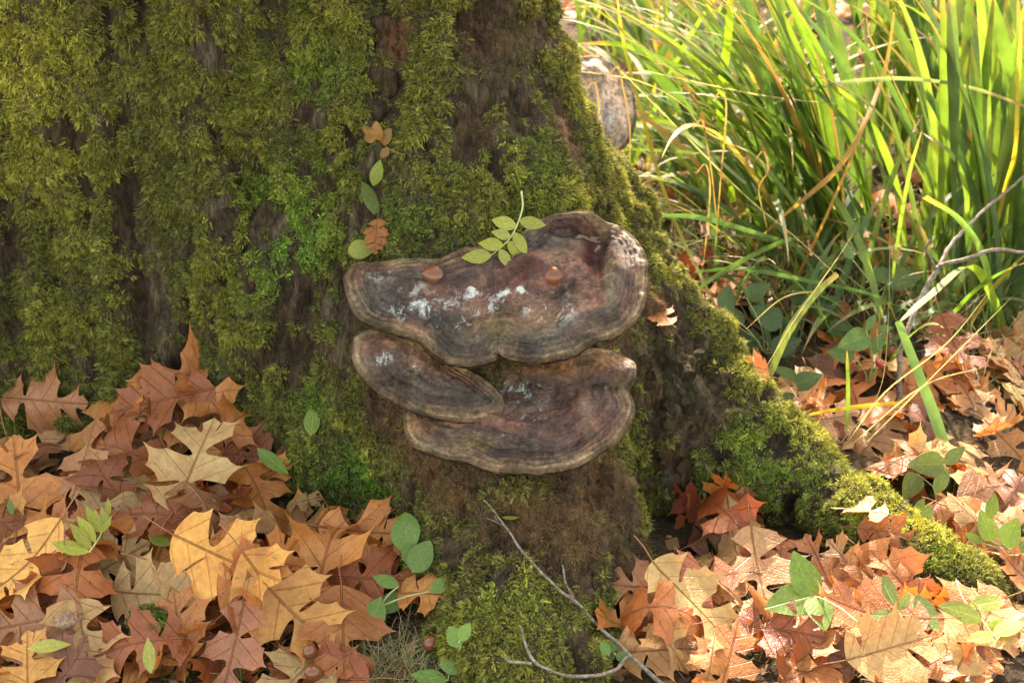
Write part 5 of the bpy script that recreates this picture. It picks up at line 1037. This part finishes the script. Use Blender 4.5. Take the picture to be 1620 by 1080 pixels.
twig('crooked grey twig standing behind the root among the sedge', [([at_y(1438, 715, .38), at_y(1425, 640, .40), at_y(1422, 580, .42), at_y(1440, 510, .46), at_y(1460, 470, .5), at_y(1485, 420, .52)], .0048, .0042), ([at_y(1485, 420, .52), at_y(1530, 408, .5), at_y(1580, 395, .5), at_y(1640, 402, .52)], .004, .0028), ([at_y(1485, 420, .52), at_y(1510, 380, .6), at_y(1560, 330, .7), at_y(1625, 275, .8)], .004, .0026), ([at_y(1480, 425, .52), at_y(1465, 395, .5), at_y(1470, 380, .48)], .0028, .0015)])
# acorns
def acorn_mat():
    t = NT('acorn_shell'); n = t.noise(30, 4, .6, t.coords('Object', (6, 6, 1))); return t.bsdf(t.mix(t.ss(.3, .7, n), (.10, .028, .010), (.21, .068, .022)), .16, .5, t.bump(n, .2, .0005))
M_ACORN = acorn_mat(); M_SCAR = plain('acorn_scar', (.16, .09, .045), .2, 200, .8)
def acorn(label, px, py, s, axis, parent=None, group='acorns'):
    n = 20; prof = [(0, -1.02), (.42, -1.0), (.62, -.92), (.86, -.6), (.98, -.2), (1.0, .1), (.93, .5), (.72, .85), (.42, 1.08), (.18, 1.2), (.08, 1.28), (0.0, 1.32)]
    V = []; Fc = []
    for (r_, z_) in prof:
        for k in range(n): a = 2 * PI * k / n; V.append((r_ * math.cos(a), r_ * math.sin(a), z_))
    for i in range(len(prof) - 1):
        for k in range(n): Fc.append((i * n + k, i * n + (k + 1) % n, (i + 1) * n + (k + 1) % n, (i + 1) * n + k))
    p, nn = surf(px, py); me = mesh_from('acorn', V, Fc); me.materials.append(M_ACORN); o = obj('acorn', me, None, None, label=label, category='acorn', group=group)
    o.location = p + nn * s * .75; o.rotation_euler = Vector(axis).to_track_quat('Z', 'Y').to_euler(); o.scale = (s, s, s)
    V2 = [(.60 * q[0], .60 * q[1], q[2] * .10 - 1.0) for q in [(math.cos(a) * r_, math.sin(a) * r_, -math.sqrt(1 - r_ * r_ + 1e-6)) for r_ in (1, .8, .5, .02) for a in np.linspace(0, 2 * PI, n, endpoint=False)]]
    F2_ = [(i * n + k, i * n + (k + 1) % n, (i + 1) * n + (k + 1) % n, (i + 1) * n + k) for i in range(3) for k in range(n)]; m2 = mesh_from('scar', V2, F2_); m2.materials.append(M_SCAR); obj('scar', m2, None, o); return o
acorn('left one of the two shiny brown acorns on the top fungus', 684, 434, .0175, (-.75, -.35, .35)); acorn('right one of the two shiny brown acorns on the top fungus', 876, 440, .0165, (.7, -.45, .3))
acorn('brown acorn half hidden at the bottom edge left of the dry grass', 497, 1070, .0115, (-.5, -.4, .4)); acorn('dull brown acorn between leaves above the bottom edge one', 490, 1035, .009, (.4, .5, .6))
acorn('small red brown acorn under the small orange leaf on dry grass', 682, 1022, .010, (.6, .3, .4))
acorn('small brown husk fragment on the back slope of the top fungus inside its red groove', 922, 378,   .006, (.2, .8, .4))  # brown husk fragment, drawn with the acorn mesh
# red berry
import bmesh
bm = bmesh.new(); bmesh.ops.create_icosphere(bm, subdivisions=3, radius=.0065); me = bpy.data.meshes.new('berry'); bm.to_mesh(me); bm.free(); me.shade_smooth(); v = np.array([q.co for q in me.vertices]); v *= (1 + .06 * fbm(v, 200, 2, 4))[:, None]; me.vertices.foreach_set('co', v.ravel().astype(np.float32)); me.materials.append(plain('berry_skin', (.35, .02, .05), .2, 200, .25, .5))
b_ = obj('berry', me, None, None, label='single small red berry behind the root beside the green seedling', category='berry'); b_.location = at_y(1391, 575, .42)
stemtube(np.array([at_y(1391, 575, .42), at_y(1375, 570, .43), at_y(1350, 556, .44)]) , .0009, .0009, M_RSTEM, 'stem', None).parent = b_
st_ = b_.children[0]; st_.location = -Vector(b_.location)
# crumpled seed ball in the left pile
bm = bmesh.new(); bmesh.ops.create_icosphere(bm, subdivisions=4, radius=.014); me = bpy.data.meshes.new('gall'); bm.to_mesh(me); bm.free(); me.shade_smooth(); v = np.array([q.co for q in me.vertices]); v *= (1 + .35 * fbm(v, 130, 3, 4) - .2 * np.abs(fbm(v, 260, 2, 9)))[:, None]; v[:, 2] *= .7; me.vertices.foreach_set('co', v.ravel().astype(np.float32)); me.materials.append(plain('gall_skin', (.26, .16, .10), .4, 150, .8, bump=.9, dist=.003))
b_ = obj('seed_ball', me, None, None, label='crumpled grey brown seed ball on the pinkish leaf, low left', category='seed'); p, n = surf(103, 988); b_.location = p + n * .008

# ------------------------------------------------------------------ uncountable ground cover
def tufts(name, label, spots, n, L, w, col, spread=.05, seed=1, upright=.6, cat='grass'):
    r = np.random.default_rng(seed); mb = MB()
    for k in range(n):
        s = spots[r.integers(len(spots))]; q = at_z(s[0] + r.normal() * s[2], s[1] + r.normal() * s[3], .0); x, y = q[0], q[1]
        if blocked(x, y): continue
        z = gh(x, y) - .003; a = r.uniform(0, 6.28); th = abs(r.normal()) * .7 * (1.3 - upright) + .2; p = np.array([x, y, z]); pts = [p]; l = r.uniform(*L); cu = r.normal() * .5; bz = r.uniform(.1, .7)
        for i in range(5): th += bz * .4; a += cu * .3; p = p + np.array([math.sin(th) * math.cos(a), math.sin(th) * math.sin(a), max(math.cos(th), -.15)]) * l / 5; pts.append(p)
        v, f = strip(pts, np.linspace(w, w * .3, 6) * r.uniform(.6, 1.3), (-math.sin(a), math.cos(a), .1), .15); mb.add(v, f, np.array(col[r.integers(len(col))]) * r.uniform(.7, 1.3))
    me = mb.mesh(name); o = obj(name, me, M_FINE, None, kind='stuff', label=label, category=cat); return o
t = NT('fine_grass'); M_FINE = t.bsdf(t.attr('col'), .6, .25, None, .3)
STRAW = [(.36, .27, .13), (.44, .34, .18), (.28, .20, .10)]; FG = [(.10, .17, .03), (.15, .22, .04), (.08, .12, .03)]
tufts('dry_grass', 'matted dry straw coloured grass at the foot of the buttress', [(620, 1030, 45, 30), (560, 1075, 40, 20), (700, 1010, 30, 30), (660, 1070, 40, 20), (1240, 1000, 30, 20), (1330, 1045, 40, 15), (1200, 1010, 30, 20)], 2600, (.015, .05), .0012, STRAW, seed=2)
tufts('green_grass', 'fine short green grass between the fallen leaves', [(480, 1045, 30, 20), (590, 1060, 60, 20), (690, 1060, 30, 20), (1240, 1010, 80, 25), (1490, 1000, 40, 30), (1480, 900, 60, 30), (330, 1050, 60, 20), (1580, 900, 40, 40), (1500, 780, 60, 40), (700, 960, 20, 30), (1180, 880, 30, 12)], 1500, (.02, .055), .0013, FG, seed=3)
tufts('fine_grass_under_sedge', 'thin green grass and dry stems under the sedge', [(1200, 420, 90, 60), (1400, 450, 120, 60), (1000, 300, 30, 60), (1550, 500, 60, 60), (1250, 250, 200, 100), (1500, 200, 120, 80)], 2200, (.06, .22), .0022, FG + STRAW[:2], seed=4, upright=.9)
# moss tuft in the left pile
r = np.random.default_rng(9); cpt, _ = surf(248, 985); n = 420; d = r.normal(size=(n, 3)); d[:, 2] = np.abs(d[:, 2]); d /= np.linalg.norm(d, axis=1)[:, None]; P = cpt + d * np.array([.036, .028, .014]) * r.uniform(.4, 1.05, (n, 1)) + [0, -.012, .012]
scatter_obj('moss_tuft', P, d, r.integers(0, 12, n), r.uniform(.4, .8, n), np.array([.115, .15, .022]) * r.uniform(.5, 1.5, (n, 1)), None, label='round green moss tuft poking through the left leaf pile', category='moss')
# twig crumbs, broken leaf bits, straws lying about
mb = MB(); r = np.random.default_rng(12)
for k in range(3600):
    px = r.uniform(-60, 1680); py = r.uniform(560, 1120) if r.random() < .75 else r.uniform(60, 560); q = at_z(px, py, 0)
    if blocked(q[0], q[1]) or q[1] > 3.3 or q[0] > 2.3: continue
    x, y = q[0], q[1]; z = (gh(x, y) + .004) if k % 3 else float(HF[int((x - hx0) / HC), int((y - hy0) / HC)]) + .003; a = r.uniform(0, 6.28); l = r.uniform(.006, .03) * (.55 if k % 3 == 0 else 1); d = np.array([math.cos(a), math.sin(a), r.normal() * .25]) * l; c = [(.14, .07, .03), (.22, .12, .05), (.08, .05, .03), (.30, .18, .08)][r.integers(4)]
    if k % 3 == 0 or r.random() < .5: v, f = strip([np.array([x, y, z]), np.array([x, y, z]) + d * .5, np.array([x, y, z + r.normal() * .003]) + d], np.array([.0012, .0016, .001]), (-d[1], d[0], 0), .3)
    else:
        w = l * .35; s = np.array([-d[1], d[0], r.normal() * l * .4]) * .5; p = np.array([x, y, z]); v = [p, p + d * .4 + s, p + d, p + d * .6 - s]; f = [(0, 1, 2), (0, 2, 3)]
    mb.add(v, f, c)
obj('litter_crumbs', mb.mesh('litter_crumbs'), M_FINE, None, kind='stuff', label='crumbs of bark, leaf and straw strewn over the soil', category='litter')
# far litter beyond the clumps: one mass
vs, fs, cs = [], [], []; mbF = MB(); OAKF = [[tuple(p.vertices) for p in m[0].polygons] for m in OAK]
r = np.random.default_rng(31)
for k in range(2000):
    if k > 1800: x, y = r.uniform(-1.6, 1.8), r.uniform(-1.5, -.5)
    elif k < 700: x, y = r.uniform(-.6, 3.2), r.uniform(.9, 5.2)
    else: x, y = r.uniform(-5, 6), r.uniform(-3, 8)
    if abs(x) < 1.7 and -.50 < y < 1.2: continue
    mi = int(r.integers(len(OAK))); V = OAK[mi][2]; s = r.uniform(.11, .16); a = r.uniform(0, 6.28); tx, ty = r.normal(size=2) * .25; Rm = np.array(Euler((tx, ty, a)).to_matrix()); W_ = (V * s) @ Rm.T + [x, y, gh(x, y) + .02 + r.uniform(0, .02)]
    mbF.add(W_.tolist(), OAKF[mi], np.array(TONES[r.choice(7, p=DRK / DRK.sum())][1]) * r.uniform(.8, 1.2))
obj('distant_leaf_litter', mbF.mesh('distant_leaf_litter'), M_FINE, None, kind='stuff', label='mass of fallen oak leaves carpeting the ground far behind the sedge', category='litter', group='fallen oak leaves')
